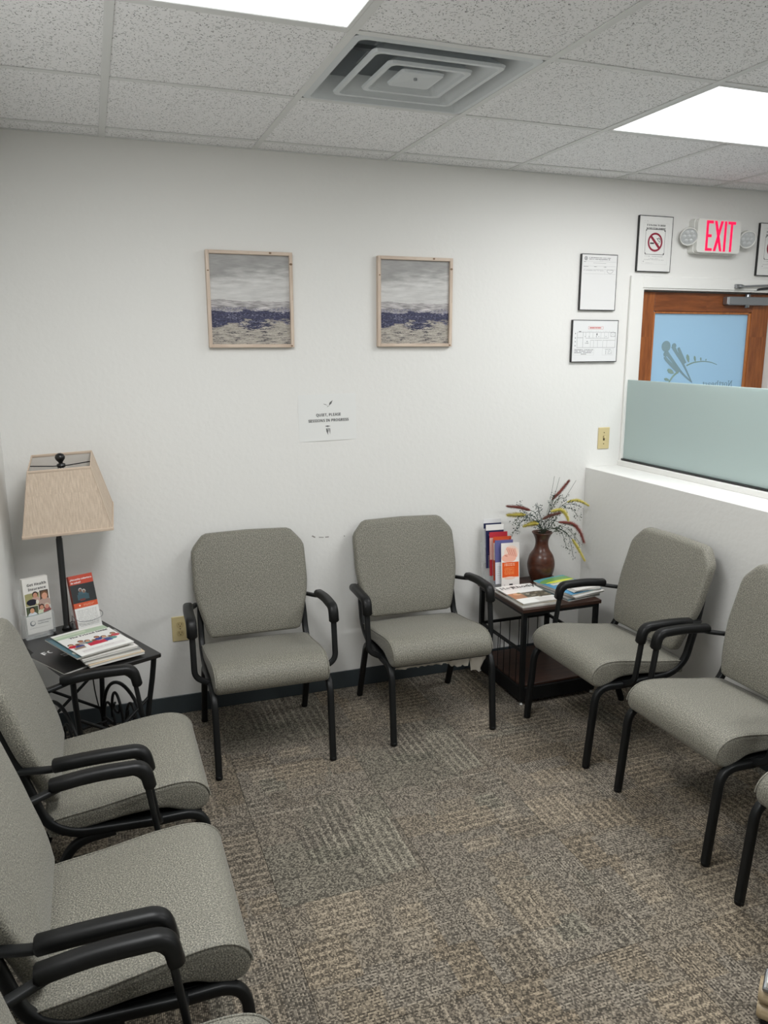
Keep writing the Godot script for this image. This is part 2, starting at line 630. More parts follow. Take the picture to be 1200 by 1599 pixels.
func build_walls() -> void:
	var st := st_new()
	var y1 := H + 0.3
	span(st, Vector3(XL - 0.15, 0, -0.14), Vector3(2.645, y1, 0), 0.0005)
	span(st, Vector3(2.645, 1.985, -0.14), Vector3(3.565, y1, 0), 0.0005)
	span(st, Vector3(3.565, 0, -0.14), Vector3(XR + 0.15, y1, 0), 0.0005)
	var back := struct("wall_back", st, M.paint)
	st = st_new()
	for q in [[490, 838, 6, 2.0, 0.5], [502, 839, 8, 1.2, 0.1], [511, 838.5, 6, 1.6, 0.0], [538, 837, 1.6, 1.6, 0.3]]:
		var c := at_z(q[0], q[1], 0.0004)
		rbox(st, c, Vector3(q[2], q[3], 0.1) * 0.0030, 0.0001, Basis(Vector3.BACK, -q[4]))
	obj("scuff_mark", st, mat(Color(0.55, 0.54, 0.52), 0.8), back)
	st = st_new()
	span(st, Vector3(XL - 0.15, 0, 0), Vector3(XL, y1, ZF), 0.0005)
	struct("wall_left", st, M.paint)
	st = st_new()
	span(st, Vector3(XR, 0, 0), Vector3(XR + 0.15, y1, ZF), 0.0005)
	struct("wall_right", st, M.paint)
	st = st_new()
	span(st, Vector3(XL - 0.15, 0, ZF), Vector3(XR + 0.15, y1, ZF + 0.15), 0.0005)
	struct("wall_front", st, M.paint)
	st = st_new()
	span(st, Vector3(XL, 0, 0.0), Vector3(2.355, 0.092, 0.006), 0.0025)
	span(st, Vector3(2.66, 0, 0.0), Vector3(2.57, 0.092, 0.006), 0.0025)
	struct("baseboard_back", st, M.base)
	st = st_new()
	span(st, Vector3(XL, 0, 0.007), Vector3(XL + 0.006, 0.092, ZF), 0.0025)
	struct("baseboard_left", st, M.base)
	st = st_new()
	span(st, Vector3(2.349, 0, 0.007), Vector3(2.355, 0.092, 3.3), 0.0025)
	struct("baseboard_right", st, M.base)

func build_partition() -> void:
	var st := st_new()
	span(st, Vector3(2.355, 0, 0.0), Vector3(2.64, 1.055, 3.3), 0.002)
	span(st, Vector3(2.556, 1.055, 0.0), Vector3(2.64, 1.083, 3.3), 0.002)
	struct("wall_partition", st, M.paint)
	var g := thing("glass_panel", "frosted greenish glass panel standing on the half wall in front of the door", "glass panel", Vector3(2.585, 1.083, 0))
	st = st_new()
	span(st, Vector3(-0.018, 0.003, 0.004), Vector3(0.018, 0.010, 3.28), 0.001)
	obj("gasket", st, M.blackgloss, g)
	st = st_new()
	span(st, Vector3(-0.005, 0.010, 0.004), Vector3(0.005, 0.433, 3.28), 0.0015)
	obj("pane", st, M.frost, g)

func ceiling_tile_mat(sd: int) -> StandardMaterial3D:
	var n := 720
	var base := Color(0.955, 0.955, 0.958)
	var im := im_new(n, n, base)
	var hm := im_new(n, n, Color(0.8, 0.8, 0.8))
	var r := RandomNumberGenerator.new()
	r.seed = sd
	for i in 9000:
		var p := Vector2i(r.randi() % n, r.randi() % n)
		var c := base.darkened(r.randf_range(0.01, 0.07))
		im.fill_rect(Rect2i(p, Vector2i(1 + r.randi() % 3, 1 + r.randi() % 3)), c)
	for i in 4600:
		var p := Vector2(r.randf(), r.randf())
		var a := r.randf() * TAU
		var l := r.randf_range(0.001, 0.0075) if i % 6 else r.randf_range(0.006, 0.013)
		var q := p + Vector2(cos(a), sin(a)) * l
		var w := r.randf_range(1.0, 2.6)
		stroke(im, p, q, w, base.darkened(r.randf_range(0.30, 0.7)))
		stroke(hm, p, q, w, Color(0.15, 0.15, 0.15))
	var m := mat(Color.WHITE, 0.9)
	m.albedo_texture = tex(im)
	m.heightmap_enabled = true
	m.heightmap_texture = tex(hm)
	m.heightmap_scale = 0.15
	m.uv1_scale = Vector3(1.0 / G, 1.0 / G, 1.0)
	m.uv1_offset = Vector3(0.5, 0.5, 0)
	return m

# cells of the grid that hold a light or the vent: [x cell, z cell]
const HOLES := [[0, 2], [0, 3], [3, 1], [4, 1], [3, 5], [4, 5], [1, 1]]

func build_ceiling() -> void:
	var st := st_new()
	span(st, Vector3(XL - 0.15, H + 0.3, -0.15), Vector3(XR + 0.15, H + 0.45, ZF + 0.15), 0.001)
	var c := struct("ceiling", st, mat(Color(0.5, 0.5, 0.5), 0.9))
	var tm := [ceiling_tile_mat(41), ceiling_tile_mat(42)]
	var full := []
	for i in 4:
		full.append(slab(G - 0.006, G - 0.006, 0.016, 0.001, false, i))
	var r := RandomNumberGenerator.new()
	r.seed = 9
	for i in range(-1, 7):
		for j in range(-1, 9):
			var x0: float = max(XL, i * G)
			var x1: float = min(XR, (i + 1) * G)
			var z0: float = max(0.0, GZ + j * G)
			var z1: float = min(ZF, GZ + (j + 1) * G)
			var q := r.randi() % 4
			if [i, j] in HOLES or x1 - x0 < 0.01 or z1 - z0 < 0.01:
				continue
			var mesh: Mesh = full[q] if x1 - x0 > G - 0.001 and z1 - z0 > G - 0.001 else slab(x1 - x0 - 0.003, z1 - z0 - 0.003, 0.016, 0.001, false, q)
			put("ceiling_tile", mesh, tm[r.randi() % 2], c, Vector3((x0 + x1) / 2, H + 0.0035, (z0 + z1) / 2))
	for i in range(0, 7):
		st = st_new()
		var runs := [[0.0, ZF]] if i != 4 else [[0.0, GZ + G - 0.0125], [GZ + 2 * G + 0.0125, GZ + 5 * G - 0.0125], [GZ + 6 * G + 0.0125, ZF]]
		for z in runs:
			span(st, Vector3(i * G - 0.012, H, z[0]), Vector3(i * G + 0.012, H + 0.003, z[1]), 0.0004)
			span(st, Vector3(i * G - 0.001, H + 0.003, z[0]), Vector3(i * G + 0.001, H + 0.04, z[1]), 0.0004)
		obj("main_tee", st, M.tee, c)
	for j in range(0, 9):
		st = st_new()
		var z := GZ + j * G
		for i in range(-1, 7):
			var x0: float = max(XL, i * G + 0.0125)
			var x1: float = min(XR, (i + 1) * G - 0.0125)
			if j == 3 and i == 0:
				continue
			span(st, Vector3(x0, H + 0.0004, z - 0.012), Vector3(x1, H + 0.003, z + 0.012), 0.0004)
		obj("cross_tee", st, M.tee, c)
	st = st_new()
	span(st, Vector3(XL, H + 0.0002, 0.0005), Vector3(XR, H + 0.003, 0.011), 0.0004)
	span(st, Vector3(XL + 0.0005, H + 0.0002, 0), Vector3(XL + 0.013, H + 0.003, ZF), 0.0004)
	obj("wall_angle", st, M.tee, c)

func ceiling_panel(x0: float, x1: float, z0: float, z1: float, energy: float, label: String) -> void:
	var c := Vector3((x0 + x1) / 2, H, (z0 + z1) / 2)
	var t := thing("ceiling_light", label, "ceiling light", c, 0.0, "flat ceiling light panels")
	var hx := (x1 - x0) / 2 - 0.0125
	var hz := (z1 - z0) / 2 - 0.0125
	var st := st_new()
	for s in [-1, 1]:
		span(st, Vector3(s * hx, -0.001, -hz), Vector3(s * (hx - 0.012), 0.012, hz), 0.001)
		span(st, Vector3(-hx + 0.012, -0.001, s * hz), Vector3(hx - 0.012, 0.012, s * (hz - 0.012)), 0.001)
	obj("frame", st, M.tee, t)
	st = st_new()
	span(st, Vector3(-hx + 0.012, 0.002, -hz + 0.012), Vector3(hx - 0.012, 0.010, hz - 0.012), 0.0005)
	var glow := mat(Color(0.9, 0.9, 0.9), 0.6)
	glow.emission_enabled = true
	glow.emission = Color(0.985, 0.99, 1.0)
	glow.emission_energy_multiplier = 1.6
	obj("diffuser", st, glow, t)
	var l := AreaLight3D.new()
	l.name = "panel_light"
	l.area_size = Vector2(2 * hx - 0.03, 2 * hz - 0.03)
	l.area_normalize_energy = true
	l.light_energy = energy
	l.light_color = Color(0.985, 0.99, 0.992)
	l.area_range = 12.0
	l.shadow_enabled = true
	l.position = Vector3(0, -0.002, 0)
	l.rotation = Vector3(-PI / 2, 0, 0)
	t.add_child(l)

func build_vent() -> void:
	var t := thing("ceiling_vent", "square white stepped air vent set in the ceiling grid", "air vent", Vector3(1.5 * G, H, GZ + 1.5 * G))
	var vm := mat(Color(0.80, 0.82, 0.83), 0.4)
	var ring := func(st: SurfaceTool, prof: Array) -> void:
		# prof: [half size, y] from outside to inside, swept round a square with eased corners
		var loops := []
		for p in prof:
			var a := []
			for q in rrect(2 * p[0], 2 * p[0], min(0.02, p[0] * 0.2), 3):
				a.append(Vector3(q.x, p[1], q.y))
			loops.append(a)
		for i in loops.size() - 1:
			var m: int = loops[i].size()
			for j in m:
				var o: Vector3 = Vector3(0, -1, 0) if i % 2 == 0 else Vector3(0, -0.5, 0) - loops[i][j] * 3.0
				tri(st, loops[i][j], loops[i][(j + 1) % m], loops[i + 1][(j + 1) % m], o)
				tri(st, loops[i][j], loops[i + 1][(j + 1) % m], loops[i + 1][j], o)
	var st := st_new()
	ring.call(st, [[0.2925, 0.001], [0.272, -0.002], [0.262, 0.010], [0.225, 0.060]])
	obj("frame", st, vm, t)
	for k in 2:
		var a: float = [0.212, 0.138][k]
		st = st_new()
		ring.call(st, [[a, 0.004], [a - 0.003, -0.004], [a - 0.017, -0.004], [a - 0.021, 0.004], [a - 0.058, 0.045], [a - 0.060, 0.047], [a - 0.055, 0.047], [a, 0.004]])
		obj("louver", st, vm, t)
	st = st_new()
	ring.call(st, [[0.072, 0.006], [0.069, -0.001], [0.062, -0.002], [0.02, 0.004], [0.002, 0.006]])
	ring.call(st, [[0.072, 0.006], [0.040, 0.030], [0.001, 0.034]])
	obj("center_plate", st, vm, t)
	st = st_new()
	lathe(st, [Vector2(0.0, -0.001), Vector2(0.006, 0.0), Vector2(0.006, 0.006)], Vector3.ZERO, 12)
	obj("screw", st, M.alu, t)
	# sheet-metal box and damper blades above it
	st = st_new()
	for s in [-1, 1]:
		span(st, Vector3(s * 0.226, 0.06, -0.228), Vector3(s * 0.230, 0.17, 0.228), 0.0005)
		span(st, Vector3(-0.228, 0.06, s * 0.226), Vector3(0.228, 0.17, s * 0.230), 0.0005)
	span(st, Vector3(-0.23, 0.168, -0.23), Vector3(0.23, 0.172, 0.23), 0.0005)
	obj("duct_box", st, vm, t)
	for k in 3:
		st = st_new()
		rbox(st, Vector3(-0.10 + k * 0.10, 0.12, 0), Vector3(0.06, 0.002, 0.43), 0.0005, Basis(Vector3.BACK, 0.7))
		obj("damper_blade", st, vm, t)
	st = st_new()
	rbox(st, Vector3(0, 0.075, 0), Vector3(0.45, 0.012, 0.02), 0.001)
	rbox(st, Vector3(0, 0.055, 0), Vector3(0.012, 0.05, 0.012), 0.001)
	obj("bracket", st, M.alu, t)

func build_door() -> void:
	var st := st_new()
	# casing on the wall face, jamb lining and stop
	span(st, Vector3(2.565, 0, 0), Vector3(2.640, 2.052, 0.016), 0.003)
	span(st, Vector3(2.640, 1.990, 0), Vector3(3.570, 2.052, 0.016), 0.003)
	span(st, Vector3(3.570, 0, 0), Vector3(3.645, 2.052, 0.016), 0.003)
	span(st, Vector3(2.640, 0, -0.14), Vector3(2.652, 1.990, 0.010), 0.001)
	span(st, Vector3(3.558, 0, -0.14), Vector3(3.570, 1.990, 0.010), 0.001)
	span(st, Vector3(2.652, 1.982, -0.14), Vector3(3.558, 1.990, 0.010), 0.001)
	span(st, Vector3(2.652, 0, -0.095), Vector3(2.667, 1.982, -0.077), 0.001)
	span(st, Vector3(3.543, 0, -0.095), Vector3(3.558, 1.982, -0.077), 0.001)
	span(st, Vector3(2.667, 1.966, -0.095), Vector3(3.543, 1.982, -0.077), 0.001)
	struct("trim_1", st, M.trim)
	var d := Node3D.new()
	d.name = "door_1"
	add_child(d)
	d.position = Vector3(3.105, 0, -0.052)
	d.set_meta("kind", "structure")
	d.set_meta("label", "varnished wooden door with a frosted pane and mirrored lettering")
	d.set_meta("category", "door")
	var x0 := -0.450
	var x1 := 0.450
	var pl := 2.762 - 3.105
	var pr := 3.428 - 3.105
	st = st_new()
	span(st, Vector3(x0, 0.008, -0.022), Vector3(pl - 0.004, 1.974, 0.022), 0.002)
	obj("stile", st, M.wood, d)
	st = st_new()
	span(st, Vector3(pr + 0.004, 0.008, -0.022), Vector3(x1, 1.974, 0.022), 0.002)
	obj("stile", st, M.wood, d)
	st = st_new()
	span(st, Vector3(pl - 0.0035, 1.875, -0.0215), Vector3(pr + 0.0035, 1.974, 0.0215), 0.002)
	obj("rail", st, M.wood_x, d)
	st = st_new()
	span(st, Vector3(pl - 0.0035, 0.008, -0.0215), Vector3(pr + 0.0035, 0.26, 0.0215), 0.002)
	obj("rail", st, M.wood_x, d)
	st = st_new()
	span(st, Vector3(pl, 0.26, -0.003), Vector3(pr, 1.870, 0.003), 0.0005)
	obj("pane", st, M.doorglass, d)
	st = st_new()
	for s in [[pl - 0.004, pl + 0.010], [pr - 0.010, pr + 0.026]]:
		span(st, Vector3(s[0], 0.26, 0.003), Vector3(s[1], 1.872, 0.016), 0.003)
	span(st, Vector3(pl + 0.010, 1.863, 0.003), Vector3(pr - 0.010, 1.876, 0.016), 0.003)
	obj("glazing_bead", st, wood(Color(0.74, 0.47, 0.25), Color(0.62, 0.36, 0.17), 27, false), d)
	# logo on the pane: traced from the photograph on the pane's plane
	var q := func(x: float, y: float) -> Vector2:
		var w := at_z(1020.0 + x / 7.059, 480.0 + y / 7.062, -0.046)
		return Vector2(w.x - 3.105, w.y)
	var k := func(pts: Array) -> Array:
		return pts.map(func(p): return q.call(p[0], p[1]))
	var layer := [0.0]
	var bar := func(sx: SurfaceTool, pts: Array, w0: float, w1: float) -> void:
		var c: Array = smooth(k.call(pts), 5)
		var a := []
		var b := []
		for i in c.size():
			var dd: Vector2 = (c[min(i + 1, c.size() - 1)] - c[max(i - 1, 0)]).normalized()
			var nn := Vector2(-dd.y, dd.x) * lerpf(w0, w1, float(i) / (c.size() - 1)) * 0.5
			a.append(c[i] + nn)
			b.push_front(c[i] - nn)
		layer[0] += 0.00008
		prism(sx, a + b, 0.0032, 0.0038 + layer[0])
	var disc := func(sx: SurfaceTool, x: float, y: float, r: float) -> void:
		var c: Vector2 = q.call(x, y)
		prism(sx, circ(r, 18).map(func(p): return c + p), 0.0032, 0.0037)
	st = st_new()
	disc.call(st, 150, 430, 0.030)
	bar.call(st, [[150, 490], [230, 600], [330, 730], [435, 828]], 0.024, 0.006)
	bar.call(st, [[225, 425], [265, 500], [340, 630], [430, 822]], 0.026, 0.006)
	bar.call(st, [[135, 545], [165, 590], [290, 715]], 0.016, 0.022)
	bar.call(st, [[285, 445], [310, 510], [355, 620]], 0.016, 0.024)
	disc.call(st, 143, 515, 0.014)
	disc.call(st, 238, 425, 0.015)
	obj("logo", st, M.film, d)
	st = st_new()
	bar.call(st, [[375, 642], [450, 610], [550, 596], [640, 605], [710, 632]], 0.008, 0.003)
	bar.call(st, [[280, 712], [225, 760], [180, 828]], 0.011, 0.009)
	for l in [[400, 605, 382, 520, 0.020], [472, 598, 462, 536, 0.013], [533, 588, 531, 552, 0.009], [588, 588, 590, 568, 0.006], [232, 728, 165, 685, 0.024], [182, 806, 130, 786, 0.016]]:
		bar.call(st, [[l[0], l[1]], [lerpf(l[0], l[2], 0.3), lerpf(l[1], l[3], 0.3)]], 0.003, l[4] * 0.8)
		bar.call(st, [[lerpf(l[0], l[2], 0.3), lerpf(l[1], l[3], 0.3)], [lerpf(l[0], l[2], 0.7), lerpf(l[1], l[3], 0.7)]], l[4] * 0.8, l[4])
		bar.call(st, [[lerpf(l[0], l[2], 0.7), lerpf(l[1], l[3], 0.7)], [l[2], l[3]]], l[4], l[4] * 0.35)
	obj("logo_vine", st, M.filmleaf, d)
	# the word is on the outside: read from inside it is mirrored
	lettering(d, "Northeast", 0.033, M.film, Vector3(3.245 - 3.105, 1.478, 0.0036), Basis(Vector3.UP, PI), false, "Droid Serif", 0.0006)
	# door closer
	st = st_new()
	span(st, Vector3(3.222 - 3.105, 1.913, 0.022), Vector3(3.51 - 3.105, 1.958, 0.062), 0.004)
	obj("closer_body", st, M.alu, d)
	st = st_new()
	span(st, Vector3(3.214 - 3.105, 1.915, 0.022), Vector3(3.222 - 3.105, 1.956, 0.060), 0.003)
	obj("closer_cap", st, M.steel, d)
	st = st_new()
	lathe(st, [Vector2(0.0, -0.014), Vector2(0.012, -0.013), Vector2(0.014, 0.0), Vector2(0.014, 0.056), Vector2(0.011, 0.062), Vector2(0.0, 0.062)], Vector3(3.37 - 3.105, 1.913, 0.042), 14)
	obj("closer_spindle", st, M.steel, d)
	put("closer_arm", tube(smooth([Vector3(3.37 - 3.105, 1.977, 0.042), Vector3(3.385 - 3.105, 1.988, 0.05), Vector3(3.42 - 3.105, 1.998, 0.064), Vector3(3.55 - 3.105, 2.010, 0.075)], 5), 0.0075), mat(Color(0.25, 0.25, 0.26), 0.4, 0.6), d)
	put("closer_arm", tube([Vector3(3.285 - 3.105, 2.010, 0.085), Vector3(3.55 - 3.105, 2.024, 0.085)], 0.005), M.alu, d)
	st = st_new()
	sweep(st, [Vector3(3.242 - 3.105, 2.008, 0.085), Vector3(3.262 - 3.105, 2.009, 0.085), Vector3(3.264 - 3.105, 2.009, 0.085), Vector3(3.285 - 3.105, 2.010, 0.085), Vector3(3.30 - 3.105, 2.011, 0.085)], circ(0.011, 10), Vector3.UP, [0.8, 0.9, 1.1, 0.9, 0.5])
	rbox(st, Vector3(3.268 - 3.105, 2.012, 0.074), Vector3(0.05, 0.020, 0.012), 0.002)
	obj("closer_shoe", st, M.steel, d)

# ====================================================================== chairs
func seat_mesh(profile: Array, w: float, r: float) -> ArrayMesh:
	var n := profile.size()
	var nor := []
	var area := 0.0
	for i in n:
		area += profile[i].cross(profile[(i + 1) % n])
	for i in n:
		var d: Vector2 = (profile[(i + 1) % n] - profile[(i - 1 + n) % n]).normalized()
		nor.append(Vector2(d.y, -d.x) * (1.0 if area > 0.0 else -1.0))
	var xs := []
	for k in 6:
		var a := PI / 2 * k / 5.0
		xs.append([w - r + r * sin(a), r * (1.0 - cos(a))])
	var stations := []
	for k in 6:
		stations.append([-xs[5 - k][0], xs[5 - k][1]])
	for f in [-0.66, -0.33, 0.0, 0.33, 0.66]:
		stations.append([f * (w - r), 0.0])
	stations.append_array(xs)
	var rings := []
	for s in stations:
		var ring := []
		for i in n:
			var p: Vector2 = profile[i] - nor[i] * s[1]
			var crown: float = 0.008 * (1.0 - pow(s[0] / w, 2.0)) * clampf(nor[i].y, 0.0, 1.0)
			var wide := 1.0 - 0.03 * clampf((p.x - 0.07) / 0.18, 0.0, 1.0)
			ring.append(Vector3(s[0] * wide, p.y + crown, p.x))
		rings.append(ring)
	var st := st_new()
	st.set_smooth_group(0)
	for i in rings.size() - 1:
		for j in n:
			var k := (j + 1) % n
			var o := Vector3(0, nor[j].y + nor[k].y, nor[j].x + nor[k].x)
			if absf(rings[i][j].x) > w - r * 0.5:
				o += Vector3(signf(rings[i][j].x) * 1.5, 0, 0)
			tri(st, rings[i][j], rings[i][k], rings[i + 1][k], o)
			tri(st, rings[i][j], rings[i + 1][k], rings[i + 1][j], o)
	for e in [0, rings.size() - 1]:
		# the end of the cushion: a strip between its upper and lower edge
		var i := 0
		var j := n - 1
		var o := Vector3(signf(rings[e][0].x), 0, 0)
		while j - i > 1:
			tri(st, rings[e][i], rings[e][i + 1], rings[e][j], o)
			if j - 1 > i + 1:
				tri(st, rings[e][i + 1], rings[e][j - 1], rings[e][j], o)
			i += 1
			j -= 1
	return fin(st)

func back_z(y: float) -> float:
	# centre of the cushion: a lumbar bend near y = 0.53, then a steady lean
	var lo := -0.178 - 0.20 * (y - 0.415)
	var hi := -0.208 - 0.32 * (y - 0.53)
	return lerpf(lo, hi, smoothstep(0.46, 0.60, y))

func back_mesh() -> ArrayMesh:
	var half := [Vector3(0, 0.434, 0), Vector3(0.206, 0.434, 0), Vector3(0.250, 0.595, 0), Vector3(0.257, 0.65, 0), Vector3(0.256, 0.808, 0), Vector3(0.197, 0.875, 0), Vector3(0, 0.880, 0)]
	half = fillet(half, 0.02, 4)
	var out := []
	for p in half:
		out.append(Vector2(p.x, p.y))
	for i in range(half.size() - 2, 0, -1):
		out.append(Vector2(-half[i].x, half[i].y))
	# even spacing
	var ring := []
	var total := 0.0
	for i in out.size():
		total += out[i].distance_to(out[(i + 1) % out.size()])
	var n := 84
	var i0 := 0
	var left := 0.0
	for k in n:
		var want := total * k / n
		while left + out[i0].distance_to(out[(i0 + 1) % out.size()]) < want:
			left += out[i0].distance_to(out[(i0 + 1) % out.size()])
			i0 += 1
		var seg: float = out[i0].distance_to(out[(i0 + 1) % out.size()])
		ring.append(out[i0].lerp(out[(i0 + 1) % out.size()], (want - left) / max(seg, 1e-6)))
	var nor := []
	for k in n:
		var d: Vector2 = (ring[(k + 1) % n] - ring[(k - 1 + n) % n]).normalized()
		nor.append(Vector2(d.y, -d.x))
	var t := 0.026
	var r := 0.02
	var mid := Vector2(0, 0.655)
	var loops := []
	var add := func(inset: float, scale: float, zo: float) -> void:
		var a := []
		for k in n:
			var p: Vector2 = ring[k] - nor[k] * inset
			p = mid + (p - mid) * scale
			a.append(Vector3(p.x, p.y, back_z(p.y) + zo))
		loops.append(a)
	add.call(r, 0.02, -t)
	add.call(r, 0.5, -t)
	for k in 5:
		var a := PI / 2 * (4 - k) / 4.0
		add.call(r * (1.0 - cos(a)), 1.0, -(t - r) - r * sin(a))
	for k in 5:
		var a := PI / 2 * (k + 1) / 5.0
		add.call(r * (1.0 - cos(a)), 1.0, (t - r) + r * sin(a))
	for s in [0.9, 0.75, 0.55, 0.35, 0.15, 0.01]:
		add.call(r, s, t + 0.010 * (1.0 - s * s))
	var st := st_new()
	st.set_smooth_group(0)
	for i in loops.size() - 1:
		for j in n:
			var k := (j + 1) % n
			var c: Vector3 = (loops[i][j] + loops[i + 1][k]) * 0.5
			var o := Vector3(0, 0, -1) if i < 2 else (Vector3(nor[j].x, nor[j].y, 0) + Vector3(0, 0, (c.z - back_z(c.y)) * 30.0) if i < 11 else Vector3(0, 0, 1))
			tri(st, loops[i][j], loops[i][k], loops[i + 1][k], o)
			tri(st, loops[i][j], loops[i + 1][k], loops[i + 1][j], o)
	return fin(st)

var chair_proto: Node3D

func make_chair() -> Node3D:
	var t := Node3D.new()
	t.name = numbered("armchair")
	add_child(t)
	var prof := smooth([Vector2(-0.190, 0.404), Vector2(-0.05, 0.422), Vector2(0.08, 0.443), Vector2(0.165, 0.450), Vector2(0.215, 0.440), Vector2(0.245, 0.414), Vector2(0.253, 0.380), Vector2(0.237, 0.350), Vector2(0.200, 0.341), Vector2(0.160, 0.355), Vector2(0.11, 0.372), Vector2(0.0, 0.370), Vector2(-0.175, 0.348), Vector2(-0.197, 0.357), Vector2(-0.202, 0.386)], 4, true)
	var seat := put("seat", seat_mesh(prof, 0.240, 0.016), M.fabric, t)
	for s in [-1, 1]:
		var pp := []
		for p in prof.slice(0, 24):
			pp.append(Vector3(s * (0.2365 - 0.007 * clampf((p.x - 0.07) / 0.18, 0, 1)), p.y - 0.003, p.x))
		put("piping", tube(pp, 0.0028, 6), M.piping, seat)
	put("backrest", back_mesh(), M.fabric, t)
	var pr := rrect(0.026, 0.026, 0.006, 2)
	for s in [-1, 1]:
		var x: float = s * 0.236
		# front leg, seat rail and back upright are one bent tube; the rail is cut where the parts change
		var st := st_new()
		sweep(st, fillet([Vector3(x, 0.012, 0.262), Vector3(x, 0.345, 0.232), Vector3(x, 0.341, 0.10)], 0.11, 8), pr, Vector3.RIGHT)
		var leg := obj("front_leg", st, M.black, t)
		st = st_new()
		lathe(st, [Vector2(0, 0), Vector2(0.013, 0.0), Vector2(0.0148, 0.003), Vector2(0.0148, 0.014), Vector2(0.012, 0.016)], Vector3(x, 0, 0.2625), 12)
		obj("foot_cap", st, M.pad, leg)
		st = st_new()
		sweep(st, fillet([Vector3(x, 0.341, 0.10), Vector3(x, 0.352, -0.13), Vector3(x * 1.0, 0.40, -0.202), Vector3(x * 0.99, 0.56, -0.250), Vector3(x * 0.80, 0.80, -0.335)], 0.07, 7), pr, Vector3.RIGHT)
		obj("back_upright", st, M.black, t)
		st = st_new()
		sweep(st, fillet([Vector3(x, 0.338, -0.02), Vector3(x, 0.325, -0.14), Vector3(x, 0.012, -0.262)], 0.07, 6), pr, Vector3.RIGHT)
		leg = obj("rear_leg", st, M.black, t)
		st = st_new()
		lathe(st, [Vector2(0, 0), Vector2(0.013, 0.0), Vector2(0.0148, 0.003), Vector2(0.0148, 0.014), Vector2(0.012, 0.016)], Vector3(x, 0, -0.263), 12)
		obj("foot_cap", st, M.pad, leg)
		# arm: flat bar from the upright, padded, bent down to a post that turns in under the seat
		var path := fillet([Vector3(s * 0.246, 0.572, -0.252), Vector3(s * 0.285, 0.583, -0.16), Vector3(s * 0.297, 0.600, -0.10), Vector3(s * 0.297, 0.598, 0.068), Vector3(s * 0.297, 0.375, 0.098), Vector3(s * 0.240, 0.348, 0.105)], 0.055, 6)
		st = st_new()
		sweep(st, path, rrect(0.024, 0.015, 0.005, 2), Vector3.UP)
		var arm := obj("armrest", st, M.black, t)
		var padpath := []
		var sc := []
		for p in fillet([Vector3(s * 0.290, 0.596, -0.160), Vector3(s * 0.297, 0.605, -0.06), Vector3(s * 0.297, 0.603, 0.070), Vector3(s * 0.297, 0.545, 0.082)], 0.05, 7):
			padpath.append(p)
		for i in padpath.size():
			sc.append(1.0)
		padpath.push_front(padpath[0] + Vector3(0, 0, -0.006))
		sc.push_front(0.72)
		padpath.append(padpath[-1] + Vector3(0, -0.006, 0.001))
		sc.append(0.72)
		st = st_new()
		sweep(st, padpath, rrect(0.043, 0.034, 0.015, 4), Vector3.UP, sc)
		obj("arm_pad", st, M.pad, arm)
	var st2 := st_new()
	rbox(st2, Vector3(0, 0.346, 0.005), Vector3(0.45, 0.012, 0.34), 0.003)
	obj("seat_pan", st2, M.black, t)
	st2 = st_new()
	sweep(st2, [Vector3(-0.23, 0.336, 0.135), Vector3(0.23, 0.336, 0.135)], rrect(0.02, 0.02, 0.005, 2))
	obj("crossbar", st2, M.black, t)
	st2 = st_new()
	sweep(st2, [Vector3(-0.215, 0.75, -0.318), Vector3(0.215, 0.75, -0.318)], rrect(0.018, 0.018, 0.005, 2))
	obj("back_bar", st2, M.black, t)
	return t

func build_chairs() -> void:
	var g := "grey upholstered armchairs round the room"
	var spots := [
		[0.496, 0.391, -0.024, "grey upholstered armchair against the wall, next to the outlet and lamp table"],
		[1.252, 0.382, -0.036, "grey upholstered armchair with torn lining hanging under its seat, beside the brown table"],
		[1.944, 0.844, -PI / 2, "grey upholstered armchair with its back to the half wall, first from the vase table"],
		[1.960, 1.508, -PI / 2, "grey upholstered armchair with its back to the half wall, second from the vase table"],
		[1.925, 2.165, -PI / 2, "grey upholstered armchair with its back to the half wall, third from the vase table"],
		[-0.118, 1.150, PI / 2, "grey upholstered armchair facing the half wall, first from the lamp table"],
		[-0.122, 1.835, PI / 2, "grey upholstered armchair facing the half wall, second from the lamp table"],
		[-0.118, 2.492, PI / 2, "grey upholstered armchair facing the half wall, third from the lamp table"],
	]
	var first: Node3D = null
	for i in spots.size():
		var s: Array = spots[i]
		var o: Node3D
		if first == null:
			o = make_chair()
			first = o
		else:
			o = first.duplicate()
			o.name = numbered("armchair")
			add_child(o)
		o.position = Vector3(s[0], 0, s[1])
		o.rotation.y = s[2]
		tag(o, s[3], "chair", g)
		if i == 1:
			torn(o)

